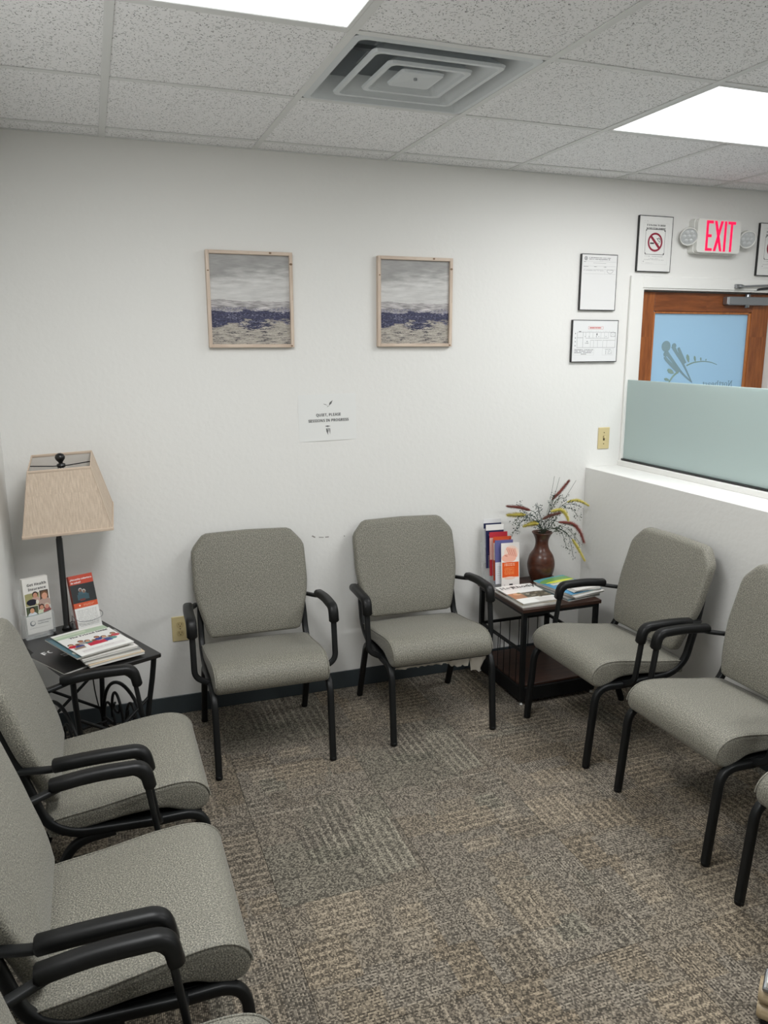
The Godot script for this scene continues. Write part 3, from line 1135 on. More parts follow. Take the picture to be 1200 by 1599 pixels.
func torn(chair: Node3D) -> void:
	# pale dust cover that has come loose under the front of the seat
	var st := st_new()
	st.set_smooth_group(0)
	var n := 44
	var nz := noise(0.35, 3, 77)
	var top := []
	var mid := []
	var low := []
	for i in n + 1:
		var u := float(i) / n
		var x := lerpf(-0.215, 0.212, u)
		var drop := 0.013 + 0.007 * absf(nz.get_noise_1d(i * 2.0)) + (0.022 * smoothstep(0.55, 0.66, u) if u < 0.80 else 0.045 * smoothstep(1.0, 0.93, u) + 0.010)
		drop += 0.016 * nz.get_noise_1d(i * 5.0 + 40.0) * smoothstep(0.45, 0.6, u)
		if u > 0.80 and u < 0.84:
			drop = 0.006
		top.append(Vector3(x, 0.341, 0.226 + 0.004 * nz.get_noise_1d(i * 3.0)))
		mid.append(Vector3(x, 0.341 - drop * 0.55, 0.220 + 0.012 * nz.get_noise_1d(i * 4.0 + 9.0)))
		low.append(Vector3(x + 0.004 * nz.get_noise_1d(i * 7.0), 0.341 - max(drop, 0.004), 0.214 + 0.018 * nz.get_noise_1d(i * 4.0 + 80.0)))
	for q in [[top, mid], [mid, low]]:
		for i in n:
			tri(st, q[0][i], q[0][i + 1], q[1][i + 1], Vector3.BACK)
			tri(st, q[0][i], q[1][i + 1], q[1][i], Vector3.BACK)
	var o := obj("torn_lining", st, mat(Color(0.62, 0.60, 0.56), 0.9), chair)
	o.set_meta("label", "pale torn lining hanging in a ragged strip")

# ====================================================================== things on the walls
func framed(called: String, label: String, cat: String, tl: Vector2, w: float, h: float, pic: Material, group := "") -> Node3D:
	# thin black document frame, its paper flush with the front
	var t := thing(called, label, cat, Vector3(tl.x + w / 2, tl.y - h / 2, 0.0), 0.0, group)
	var st := st_new()
	for s in [-1, 1]:
		span(st, Vector3(s * (w / 2), -h / 2, 0.0005), Vector3(s * (w / 2 - 0.0035), h / 2, 0.016), 0.0008)
		span(st, Vector3(-w / 2 + 0.0035, s * (h / 2), 0.0005), Vector3(w / 2 - 0.0035, s * (h / 2 - 0.0035), 0.016), 0.0008)
	obj("frame", st, M.blackgloss, t)
	st = st_new()
	span(st, Vector3(-w / 2 + 0.0035, -h / 2 + 0.0035, 0.0005), Vector3(w / 2 - 0.0035, h / 2 - 0.0035, 0.012), 0.0005)
	obj("backing", st, M.blackgloss, t)
	put("paper", sheet(w - 0.007, h - 0.007, 0.0008), pic, t, Vector3(0, 0, 0.0148))
	return t

func no_smoking_print() -> StandardMaterial3D:
	var p := Color(0.88, 0.88, 0.87)
	var k := Color(0.12, 0.12, 0.13)
	var g := Color(0.60, 0.60, 0.60)
	var im := im_new(420, 544, p)
	for e in [[0.12, 0.12, 0.78, 0.003], [0.12, 0.87, 0.78, 0.003]]:
		rect(im, e[0], e[1], e[2], e[3], Color(0.72, 0.72, 0.72))
	for e in [0.12, 0.897]:
		rect(im, e, 0.12, 0.003, 0.75, Color(0.72, 0.72, 0.72))
	dashes(im, 0.12, 0.26, 0.085, 0.006, g)
	# rounded black border
	for i in 4:
		var a: float = [0.225, 0.755, 0.225, 0.755][i]
		var b: float = [0.255, 0.255, 0.665, 0.665][i]
		ell(im, a + 0.005, b + 0.005, 0.035, 0.027, k)
	rect(im, 0.225, 0.233, 0.54, 0.464, k)
	rect(im, 0.195, 0.26, 0.60, 0.41, k)
	rect(im, 0.225, 0.240, 0.54, 0.450, p)
	rect(im, 0.202, 0.265, 0.586, 0.40, p)
	var red := Color(0.55, 0.10, 0.20)
	ell(im, 0.495, 0.465, 0.225, 0.1737, red)
	ell(im, 0.495, 0.465, 0.178, 0.1374, p)
	# cigarette and smoke
	rect(im, 0.345, 0.475, 0.12, 0.026, k)
	for a in range(0, 20):
		var t := a / 19.0
		ell(im, 0.54 + 0.10 * t + 0.02 * sin(t * 9.0), 0.385 + 0.075 * t + 0.012 * cos(t * 8.0), 0.008, 0.006, k)
		ell(im, 0.60 + 0.05 * t, 0.375 + 0.055 * t + 0.014 * sin(t * 7.0), 0.007, 0.0055, k)
	rect(im, 0.575, 0.478, 0.02, 0.02, g)
	rect(im, 0.605, 0.478, 0.02, 0.02, g)
	stroke(im, Vector2(0.365, 0.365), Vector2(0.625, 0.566), 19, red)
	dashes(im, 0.21, 0.78, 0.725, 0.008, Color(0.4, 0.4, 0.4), 0.15)
	dashes(im, 0.33, 0.62, 0.765, 0.007, Color(0.5, 0.5, 0.5), 0.15)
	dashes(im, 0.18, 0.80, 0.788, 0.007, Color(0.5, 0.5, 0.5), 0.15)
	rect(im, 0.165, 0.815, 0.012, 0.025, Color(0.3, 0.3, 0.3))
	dashes(im, 0.24, 0.48, 0.850, 0.006, g, 0.1)
	return printed(im, 0.35)

func certificate_print() -> StandardMaterial3D:
	var p := Color(0.88, 0.88, 0.875)
	var k := Color(0.25, 0.25, 0.27)
	var g := Color(0.55, 0.55, 0.56)
	var im := im_new(420, 544, p)
	ell(im, 0.105, 0.068, 0.045, 0.034, k)
	ell(im, 0.105, 0.068, 0.034, 0.025, p)
	ell(im, 0.105, 0.068, 0.022, 0.017, g)
	dashes(im, 0.20, 0.82, 0.050, 0.012, k, 0.08)
	dashes(im, 0.20, 0.80, 0.078, 0.012, k, 0.08)
	dashes(im, 0.50, 0.60, 0.105, 0.005, g, 0.0)
	rect(im, 0.05, 0.122, 0.92, 0.003, g)
	dashes(im, 0.05, 0.12, 0.130, 0.009, k, 0.0)
	rect(im, 0.32, 0.150, 0.37, 0.005, g)
	for y in [0.205, 0.262, 0.345]:
		rect(im, 0.05, y, 0.92, 0.003, g)
	dashes(im, 0.05, 0.18, 0.214, 0.009, k, 0.1)
	dashes(im, 0.35, 0.43, 0.214, 0.009, k, 0.1)
	dashes(im, 0.63, 0.70, 0.214, 0.009, k, 0.1)
	dashes(im, 0.05, 0.62, 0.275, 0.006, g, 0.1)
	dashes(im, 0.05, 0.62, 0.288, 0.006, g, 0.1)
	rect(im, 0.66, 0.205, 0.003, 0.14, g)
	for i in 16:
		var a := PI * i / 15.0
		ell(im, 0.81 - cos(a) * 0.09, 0.275 + sin(a) * 0.055, 0.005, 0.004, k)
	dashes(im, 0.73, 0.90, 0.268, 0.006, k, 0.2)
	return printed(im, 0.25)

func plan_print() -> StandardMaterial3D:
	var p := Color(0.88, 0.885, 0.885)
	var k := Color(0.25, 0.26, 0.28)
	var g := Color(0.55, 0.56, 0.57)
	var red := Color(0.75, 0.20, 0.15)
	var im := im_new(560, 430, p)
	var box := func(x: float, y: float, w: float, h: float, c: Color) -> void:
		stroke(im, Vector2(x, y), Vector2(x + w, y), 2, c)
		stroke(im, Vector2(x, y + h), Vector2(x + w, y + h), 2, c)
		stroke(im, Vector2(x, y), Vector2(x, y + h), 2, c)
		stroke(im, Vector2(x + w, y), Vector2(x + w, y + h), 2, c)
	box.call(0.34, 0.145, 0.33, 0.062, red)
	dashes(im, 0.37, 0.63, 0.162, 0.03, red, 0.05)
	box.call(0.10, 0.285, 0.86, 0.375, k)
	for w in [[0.10, 0.42, 0.13], [0.10, 0.285, 0.13]]:
		stroke(im, Vector2(w[0], w[1]), Vector2(w[0] + w[2], w[1]), 2, k)
	stroke(im, Vector2(0.23, 0.285), Vector2(0.23, 0.66), 2, k)
	for x in [0.29, 0.37, 0.45, 0.54, 0.63, 0.71, 0.80]:
		stroke(im, Vector2(x, 0.285), Vector2(x, 0.43), 2, g)
	stroke(im, Vector2(0.29, 0.43), Vector2(0.80, 0.43), 2, k)
	for x in [0.40, 0.47, 0.56, 0.68, 0.77]:
		stroke(im, Vector2(x, 0.48), Vector2(x, 0.66), 2, g)
	for x in [[0.40, 0.47], [0.49, 0.66], [0.68, 0.95]]:
		stroke(im, Vector2(x[0], 0.48), Vector2(x[1], 0.48), 2, k)
	box.call(0.85, 0.29, 0.10, 0.10, k)
	stroke(im, Vector2(0.85, 0.29), Vector2(0.95, 0.39), 1.5, g)
	stroke(im, Vector2(0.95, 0.29), Vector2(0.85, 0.39), 1.5, g)
	for x in [0.27, 0.36, 0.52, 0.58, 0.74]:
		rect(im, x, 0.38, 0.012, 0.02, k)
	rect(im, 0.53, 0.31, 0.02, 0.05, k)
	dashes(im, 0.27, 0.36, 0.50, 0.018, k, 0.1)
	dashes(im, 0.28, 0.36, 0.545, 0.014, k, 0.1)
	for y in [0.30, 0.41, 0.5, 0.6]:
		rect(im, 0.05, y, 0.02, 0.03, g)
	dashes(im, 0.10, 0.92, 0.255, 0.006, g, 0.3)
	dashes(im, 0.14, 0.18, 0.26, 0.02, k, 0.2)
	for i in 4:
		dashes(im, 0.05 if i < 3 else 0.20, 0.47 if i < 3 else 0.32, 0.705 + i * 0.036, 0.018, Color(0.33, 0.33, 0.35), 0.08)
	box.call(0.03, 0.685, 0.46, 0.16, Color(0.78, 0.78, 0.78))
	box.call(0.68, 0.685, 0.25, 0.16, Color(0.72, 0.72, 0.72))
	dashes(im, 0.74, 0.88, 0.70, 0.014, g, 0.1)
	for i in 4:
		rect(im, 0.755, 0.735 + i * 0.026, 0.012, 0.015, k)
		dashes(im, 0.80, 0.90, 0.735 + i * 0.026, 0.01, g, 0.1)
	return printed(im, 0.25)

func painting() -> StandardMaterial3D:
	var w := 400
	var h := 450
	var im := im_new(w, h, Color.WHITE)
	var n := noise(0.012, 4, 61)
	var f := noise(0.05, 3, 62)
	for y in h:
		var t := float(y) / h
		for x in w:
			var u := float(x) / w
			var a := n.get_noise_2d(x * 0.55, y * 2.6)
			var b := f.get_noise_2d(x * 0.28, y * 2.6)
			var s := f.get_noise_2d(x * 1.3 + 300.0, y * 5.0)
			# pale cloud bank, denser grey towards the top edge of the print
			var g := 0.63 + 0.17 * smoothstep(0.10, 0.34, t + 0.10 * a - 0.10 * (0.5 - u)) + 0.05 * a + 0.025 * b
			if t > 0.34 and u > 0.3:
				g -= 0.07 * clampf(b + 0.25, 0.0, 1.0) * smoothstep(0.3, 0.6, u)
			var c := Color(g * 1.0, g * 0.995, g * 0.985)
			if t > 0.505 + 0.02 * a:
				var q := 0.66 + 0.22 * b + 0.12 * a
				c = Color(q, q * 0.98, q * 0.98)
			var top := 0.625 + 0.035 * a + 0.02 * b
			var low := 0.735 + 0.09 * smoothstep(0.45, 0.0, u) + 0.05 * a + 0.03 * b
			if t > top - 0.045 and t <= top and s + b > 0.15:
				c = c.lerp(Color(0.33, 0.33, 0.44), 0.6)
			var blob := pow((u - 0.56) / 0.20, 2.0) + pow((t - 0.785) / 0.055, 2.0)
			if t > top and t < low or blob + 1.6 * b + 0.8 * s < 0.75:
				var q2 := 0.24 + 0.10 * s + 0.08 * b
				c = Color(q2, q2 * 1.02, q2 * 1.42)
				if s + 0.6 * a > 0.42:
					c = c.lerp(Color(0.60, 0.60, 0.66), 0.75)
			elif t >= low:
				var q3 := 0.64 + 0.15 * b + 0.10 * s + 0.05 * a
				c = Color(q3, q3 * 0.965, q3 * 0.91)
				if b + 0.5 * s < -0.34 and t > 0.84:
					c = c.lerp(Color(0.25, 0.24, 0.27), 0.7)
			im.set_pixel(x, y, c)
	return printed(im, 0.75)

func seascape(tl: Vector2, label: String, pic: Material) -> void:
	var w := 0.378
	var h := 0.408
	var t := thing("framed_picture", label, "picture", Vector3(tl.x + w / 2, tl.y - h / 2, 0), 0.0, "twin seascape pictures")
	var d := 0.026
	var f := 0.015
	for s in [-1, 1]:
		var st := st_new()
		span(st, Vector3(s * w / 2, -h / 2, 0.0005), Vector3(s * (w / 2 - f), h / 2, d), 0.0015)
		obj("frame_side", st, M.pine, t)
		st = st_new()
		span(st, Vector3(-w / 2 + f, s * h / 2, 0.0005), Vector3(w / 2 - f, s * (h / 2 - f), d), 0.0015)
		obj("frame_rail", st, M.pine_x, t)
	put("canvas", sheet(w - 2 * f, h - 2 * f, 0.012), pic, t, Vector3(0, 0, 0.014))
	for k in [[0.09, h / 2 - 0.006, 0.006], [w / 2 - 0.008, h / 2 - 0.05, 0.007], [-w / 2 + 0.008, h / 2 - 0.085, 0.004], [w / 2 - 0.012, -h / 2 + 0.007, 0.005]]:
		var st := st_new()
		prism(st, circ(k[2], 12, k[2] * 0.7).map(func(p): return p + Vector2(k[0], k[1])), d - 0.001, d + 0.0004)
		obj("knot", st, mat(Color(0.50, 0.40, 0.31), 0.6), t)

func build_wall_things() -> void:
	M.pine_x = wood(Color(0.83, 0.765, 0.70), Color(0.74, 0.66, 0.59), 26, true)
	var pic := painting()
	seascape(Vector2(0.382, 2.098), "abstract grey and navy seascape in a pale wooden frame, above the armchair by the outlet", pic)
	seascape(Vector2(1.160, 2.100), "abstract grey and navy seascape in a pale wooden frame, above the armchair with torn lining", pic)
	# notice
	var t := thing("paper_notice", "white paper notice asking for quiet, taped between the two pictures", "notice", at_z(512, 652, 0.001), 0.0)
	t.rotation.z = 0.018
	put("sheet", sheet(0.279, 0.216, 0.0005, 8, 0.002), mat(Color(0.885, 0.888, 0.878), 0.6), t)
	lettering(t, "QUIET, PLEASE", 0.0125, M.ink, Vector3(0.004, 0.013, 0.0022))
	lettering(t, "SESSIONS IN PROGRESS", 0.0125, M.ink, Vector3(0.004, -0.013, 0.0022))
	var st := st_new()
	var quill := func(a: Vector2, b: Vector2, w0: float, w1: float) -> void:
		var d := (b - a).normalized()
		var n := Vector2(-d.y, d.x)
		prism(st, [a + n * w0, a.lerp(b, 0.4) + n * w1, b, a.lerp(b, 0.4) - n * w1, a - n * w0], 0.0018, 0.0024)
	quill.call(Vector2(0.008, 0.058), Vector2(0.026, 0.080), 0.001, 0.005)
	quill.call(Vector2(-0.018, 0.064), Vector2(0.004, 0.056), 0.0008, 0.0012)
	quill.call(Vector2(-0.002, 0.050), Vector2(0.014, 0.058), 0.0008, 0.0010)
	quill.call(Vector2(-0.013, -0.040), Vector2(0.012, -0.040), 0.001, 0.0035)
	quill.call(Vector2(-0.008, -0.050), Vector2(-0.001, -0.082), 0.002, 0.004)
	quill.call(Vector2(0.0, -0.048), Vector2(0.001, -0.070), 0.0015, 0.002)
	quill.call(Vector2(0.007, -0.050), Vector2(0.009, -0.080), 0.002, 0.002)
	obj("drawing", st, M.inkgrey, t)
	# documents
	framed("framed_certificate", "white certificate in a thin black frame above the floor-plan frame", "certificate", Vector2(2.256, 2.149), 0.216, 0.277, certificate_print())
	framed("framed_floor_plan", "black framed evacuation floor plan beneath the certificate", "floor plan", Vector2(2.221, 1.824), 0.279, 0.213, plan_print())
	var ns := no_smoking_print()
	var labels := ["black framed no-smoking notice over the door's hinge-side corner, beside the certificate", "black framed no-smoking notice on the far side of the exit sign from the certificate"]
	var k := 0
	for x in [2.592, 3.390]:
		var f := framed("no_smoking_sign", labels[k], "sign", Vector2(x, 2.350), 0.213, 0.278, ns, "no-smoking notices above the door")
		lettering(f, "IT IS ILLEGAL TO SMOKE", 0.0085, M.ink, Vector3(0.0, 0.092, 0.0150), Basis().scaled(Vector3(0.86, 1, 1)))
		lettering(f, "IN THIS ESTABLISHMENT", 0.0085, M.ink, Vector3(0.0, 0.076, 0.0150), Basis().scaled(Vector3(0.86, 1, 1)))
		k += 1
	exit_sign()
	switch_plate()
	outlet()

func exit_sign() -> void:
	var t := thing("exit_sign", "white emergency sign with glowing red EXIT letters and two lamp heads", "exit sign", Vector3(3.066, 2.259, 0))
	var st := st_new()
	var body := rrect(0.295, 0.176, 0.016, 4)
	prism(st, body, 0.0, 0.042)
	obj("housing", st, M.white, t)
	st = st_new()
	prism(st, rrect(0.287, 0.168, 0.016, 4), 0.042, 0.066)
	obj("face", st, M.white, t)
	var red := mat(Color(0.45, 0.02, 0.12), 0.4)
	red.emission_enabled = true
	red.emission = Color(1.0, 0.03, 0.32)
	red.emission_energy_multiplier = 0.98
	var zb := 0.066
	var zf := 0.0675
	var y0 := -0.076
	var y1 := 0.076
	var w := 0.014
	var slab2 := func(s: SurfaceTool, pts: Array) -> void:
		prism(s, pts, zb, zf)
	st = st_new()
	slab2.call(st, [Vector2(-0.088, y0), Vector2(-0.074, y0), Vector2(-0.074, y1), Vector2(-0.088, y1)])
	for y in [y0, -0.007, y1 - w]:
		var r := -0.044 if y != -0.007 else -0.052
		slab2.call(st, [Vector2(-0.074, y), Vector2(r, y), Vector2(r, y + w), Vector2(-0.074, y + w)])
	obj("letter", st, red, t)
	st = st_new()
	for s in [1, -1]:
		slab2.call(st, [Vector2(-0.007 - s * 0.029, y0), Vector2(-0.007 - s * 0.013, y0), Vector2(-0.007 + s * 0.029, y1), Vector2(-0.007 + s * 0.013, y1)])
	obj("letter", st, red, t)
	st = st_new()
	slab2.call(st, [Vector2(0.031, y0), Vector2(0.045, y0), Vector2(0.045, y1), Vector2(0.031, y1)])
	obj("letter", st, red, t)
	st = st_new()
	slab2.call(st, [Vector2(0.054, y1 - w), Vector2(0.104, y1 - w), Vector2(0.104, y1), Vector2(0.054, y1)])
	slab2.call(st, [Vector2(0.072, y0), Vector2(0.086, y0), Vector2(0.086, y1 - w), Vector2(0.072, y1 - w)])
	obj("letter", st, red, t)
	var l := AreaLight3D.new()
	l.name = "sign_light"
	l.area_size = Vector2(0.19, 0.15)
	l.light_energy = 0.002
	l.light_color = Color(1.0, 0.1, 0.2)
	l.shadow_enabled = true
	l.position = Vector3(0, 0, 0.07)
	l.rotation = Vector3(0, PI, 0)
	t.add_child(l)
	for s in [-1, 1]:
		var c := Vector3(-0.178 if s < 0 else 0.203, -0.004, 0.040 if s < 0 else 0.050)
		var b := Basis(Vector3.UP, -0.5 if s < 0 else -0.35) * Basis(Vector3.RIGHT, PI / 2 + 0.35)
		st = st_new()
		lathe(st, [Vector2(0, -0.034), Vector2(0.026, -0.032), Vector2(0.042, -0.018), Vector2(0.046, 0.008), Vector2(0.046, 0.014), Vector2(0.042, 0.015), Vector2(0.041, 0.010)], Vector3.ZERO, 24)
		var head := put("lamp_head", fin(st), M.white, t, c, b)
		st = st_new()
		lathe(st, [Vector2(0.0415, 0.010), Vector2(0.030, 0.0115), Vector2(0.0, 0.012)], Vector3.ZERO, 24)
		obj("lens", st, mat(Color(0.72, 0.73, 0.73), 0.25), head)
		for k in 7:
			var a := TAU * k / 6.0
			var rr := 0.0 if k == 6 else 0.024
			st = st_new()
			lathe(st, [Vector2(0.0105, 0.0115), Vector2(0.009, 0.0128), Vector2(0.0, 0.0132)], Vector3(cos(a) * rr, 0, sin(a) * rr), 10)
			obj("reflector", st, mat(Color(0.75, 0.76, 0.76), 0.25), head)
		st = st_new()
		sweep(st, [Vector3(s * 0.14, -0.004, 0.02), Vector3(s * (0.160 if s < 0 else 0.185), -0.004, 0.026)], circ(0.012, 10))
		obj("lamp_arm", st, M.white, t)

func switch_plate() -> void:
	var c := (at_z(935, 668, 0.003) + at_z(951, 700, 0.003)) * 0.5
	var t := thing("light_switch", "almond light switch plate on the wall above the half wall ledge", "light switch", Vector3(c.x, c.y, 0))
	var st := st_new()
	rbox(st, Vector3(0, 0, 0.003), Vector3(0.072, 0.116, 0.006), 0.0025)
	obj("plate", st, M.almond, t)
	st = st_new()
	rbox(st, Vector3(0, 0.0, 0.0062), Vector3(0.011, 0.025, 0.001), 0.0003)
	obj("slot", st, M.almond_dark, t)
	st = st_new()
	rbox(st, Vector3(0, 0.005, 0.010), Vector3(0.008, 0.010, 0.012), 0.0015, Basis(Vector3.RIGHT, -0.5))
	obj("toggle", st, M.almond, t)
	for y in [0.03, -0.03]:
		st = st_new()
		prism(st, circ(0.003, 10).map(func(p): return p + Vector2(0, y)), 0.005, 0.0068)
		obj("screw", st, M.almond_dark, t)

func outlet() -> void:
	var c := (at_z(267, 963, 0.003) + at_z(296, 1000, 0.003)) * 0.5
	var t := thing("wall_outlet", "almond double power outlet low on the wall by the lamp table", "outlet", Vector3(c.x, c.y, 0))
	var st := st_new()
	rbox(st, Vector3(0, 0, 0.003), Vector3(0.074, 0.120, 0.006), 0.0025)
	obj("plate", st, M.almond, t)
	for y in [0.0205, -0.0205]:
		st = st_new()
		prism(st, rrect(0.034, 0.030, 0.012, 4).map(func(p): return p + Vector2(0, y)), 0.005, 0.0078)
		var s := obj("socket", st, mat(Color(0.74, 0.67, 0.49), 0.35), t)
		st = st_new()
		for x in [-0.0065, 0.0065]:
			rbox(st, Vector3(x, y + 0.003, 0.0079), Vector3(0.0022, 0.008, 0.0006), 0.0001)
		prism(st, circ(0.0026, 10).map(func(p): return p + Vector2(0, y - 0.007)), 0.0075, 0.0082)
		obj("slot", st, M.almond_dark, s)
	st = st_new()
	prism(st, circ(0.003, 10), 0.005, 0.0068)
	obj("screw", st, M.almond_dark, t)

# ====================================================================== printed matter
func face_blob(im: Image, x: float, y: float, r: float, skin: Color, hair: Color, shirt: Color) -> void:
	var a := float(im.get_width()) / im.get_height()
	ell(im, x, y + r * 2.2 * a, r * 1.8, r * 1.5 * a, shirt)
	ell(im, x, y - r * 0.2 * a, r * 1.15, r * 1.25 * a, hair)
	ell(im, x, y + r * 0.15 * a, r * 0.85, r * 1.05 * a, skin)

func print_insurance() -> StandardMaterial3D:
	var p := Color(0.88, 0.87, 0.845)
	var im := im_new(200, 456, p)
	var skin := Color(0.78, 0.56, 0.46)
	# four photographs under an arc
	rect(im, 0.04, 0.27, 0.56, 0.23, Color(0.62, 0.60, 0.42))
	rect(im, 0.62, 0.25, 0.34, 0.23, Color(0.30, 0.24, 0.20))
	rect(im, 0.04, 0.51, 0.46, 0.17, Color(0.30, 0.34, 0.24))
	rect(im, 0.52, 0.49, 0.44, 0.17, Color(0.42, 0.28, 0.22))
	face_blob(im, 0.44, 0.31, 0.10, skin, Color(0.18, 0.12, 0.10), Color(0.75, 0.62, 0.58))
	face_blob(im, 0.80, 0.35, 0.13, Color(0.84, 0.62, 0.52), Color(0.45, 0.32, 0.22), Color(0.70, 0.60, 0.56))
	ell(im, 0.28, 0.43, 0.20, 0.055, Color(0.07, 0.07, 0.14))
	rect(im, 0.18, 0.44, 0.22, 0.05, Color(0.07, 0.07, 0.16))
	ell(im, 0.50, 0.44, 0.06, 0.04, Color(0.86, 0.84, 0.78))
	face_blob(im, 0.26, 0.575, 0.10, Color(0.80, 0.60, 0.46), Color(0.15, 0.12, 0.10), Color(0.80, 0.82, 0.84))
	face_blob(im, 0.64, 0.55, 0.09, skin, Color(0.20, 0.12, 0.10), Color(0.78, 0.80, 0.70))
	face_blob(im, 0.85, 0.55, 0.09, Color(0.80, 0.55, 0.48), Color(0.80, 0.76, 0.68), Color(0.55, 0.30, 0.30))
	for i in 60:
		var t := i / 59.0
		var y := 0.300 - 0.055 * sin(t * 1.7)
		rect(im, t * 0.99, 0.24, 0.018, max(0.002, y - 0.255), p)
		var yb := 0.665 + 0.025 * sin(t * 1.4) - 0.06 * t * t
		rect(im, t * 0.99, yb, 0.018, 0.012, Color(0.22, 0.42, 0.34))
		rect(im, t * 0.99, yb + 0.012, 0.018, 0.09, p)
	ell(im, 0.22, 0.815, 0.105, 0.048, Color(0.28, 0.30, 0.33))
	ell(im, 0.235, 0.808, 0.075, 0.034, p)
	dashes(im, 0.10, 0.90, 0.905, 0.008, Color(0.55, 0.54, 0.53), 0.1)
	return printed(im, 0.4)

func print_orange_family() -> StandardMaterial3D:
	var p := Color(0.86, 0.855, 0.84)
	var im := im_new(200, 456, p)
	var o := Color(0.72, 0.24, 0.13)
	rect(im, 0, 0, 1, 0.17, o)
	rect(im, 0, 0.17, 1, 0.34, Color(0.075, 0.095, 0.105))
	rect(im, 0, 0.51, 1, 0.095, Color(0.78, 0.30, 0.12))
	face_blob(im, 0.38, 0.28, 0.065, Color(0.42, 0.30, 0.24), Color(0.70, 0.70, 0.70), Color(0.20, 0.32, 0.36))
	face_blob(im, 0.52, 0.31, 0.065, Color(0.48, 0.36, 0.30), Color(0.75, 0.73, 0.70), Color(0.22, 0.36, 0.40))
	rect(im, 0.22, 0.36, 0.48, 0.10, Color(0.18, 0.30, 0.34))
	rect(im, 0.30, 0.44, 0.22, 0.04, Color(0.40, 0.16, 0.14))
	ell(im, 0.24, 0.555, 0.035, 0.016, Color(0.95, 0.80, 0.70))
	dashes(im, 0.40, 0.86, 0.545, 0.012, Color(0.93, 0.72, 0.62), 0.1)
	dashes(im, 0.40, 0.80, 0.566, 0.012, Color(0.93, 0.72, 0.62), 0.1)
	for i in 12:
		dashes(im, 0.08, 0.90, 0.645 + i * 0.026, 0.009, Color(0.55, 0.55, 0.54), 0.12)
	return printed(im, 0.4)

func print_hands() -> StandardMaterial3D:
	var p := Color(0.91, 0.89, 0.87)
	var im := im_new(200, 456, p)
	var o := Color(0.86, 0.34, 0.10)
	var pink := Color(0.93, 0.70, 0.62)
	ell(im, 0.55, 0.22, 0.40, 0.16, Color(0.95, 0.84, 0.78))
	ell(im, 0.42, 0.34, 0.40, 0.10, pink)
	for i in 4:
		stroke(im, Vector2(0.34 + i * 0.13, 0.12 + i * 0.012), Vector2(0.50 + i * 0.11, 0.27 + i * 0.012), 22, pink)
		stroke(im, Vector2(0.28 + i * 0.13, 0.13 + i * 0.012), Vector2(0.45 + i * 0.11, 0.28 + i * 0.012), 3, Color(0.72, 0.40, 0.34))
	stroke(im, Vector2(0.20, 0.28), Vector2(0.32, 0.30), 8, Color(0.80, 0.50, 0.42))
	rect(im, 0.04, 0.44, 0.92, 0.34, o)
	for i in 2:
		dashes(im, 0.16, 0.74, 0.465 + i * 0.035, 0.020, Color(0.97, 0.88, 0.80), 0.05)
	for i in 5:
		dashes(im, 0.16, 0.70, 0.565 + i * 0.034, 0.014, Color(0.95, 0.70, 0.45), 0.1)
	ell(im, 0.45, 0.80, 0.30, 0.035, Color(0.90, 0.78, 0.72))
	rect(im, 0.04, 0.78, 0.92, 0.02, Color(0.93, 0.80, 0.74))
	rect(im, 0.42, 0.935, 0.20, 0.035, Color(0.10, 0.10, 0.12))
	ell(im, 0.16, 0.955, 0.035, 0.015, Color(0.75, 0.72, 0.70))
	return printed(im, 0.4)

func print_band(top: Color, band: Color, at: float, h: float) -> StandardMaterial3D:
	var im := im_new(128, 292, top)
	rect(im, 0, at, 1, h, band)
	for i in 6:
		dashes(im, 0.12, 0.85, 0.60 + i * 0.05, 0.012, Color(0.6, 0.6, 0.6), 0.2)
	return printed(im, 0.4)

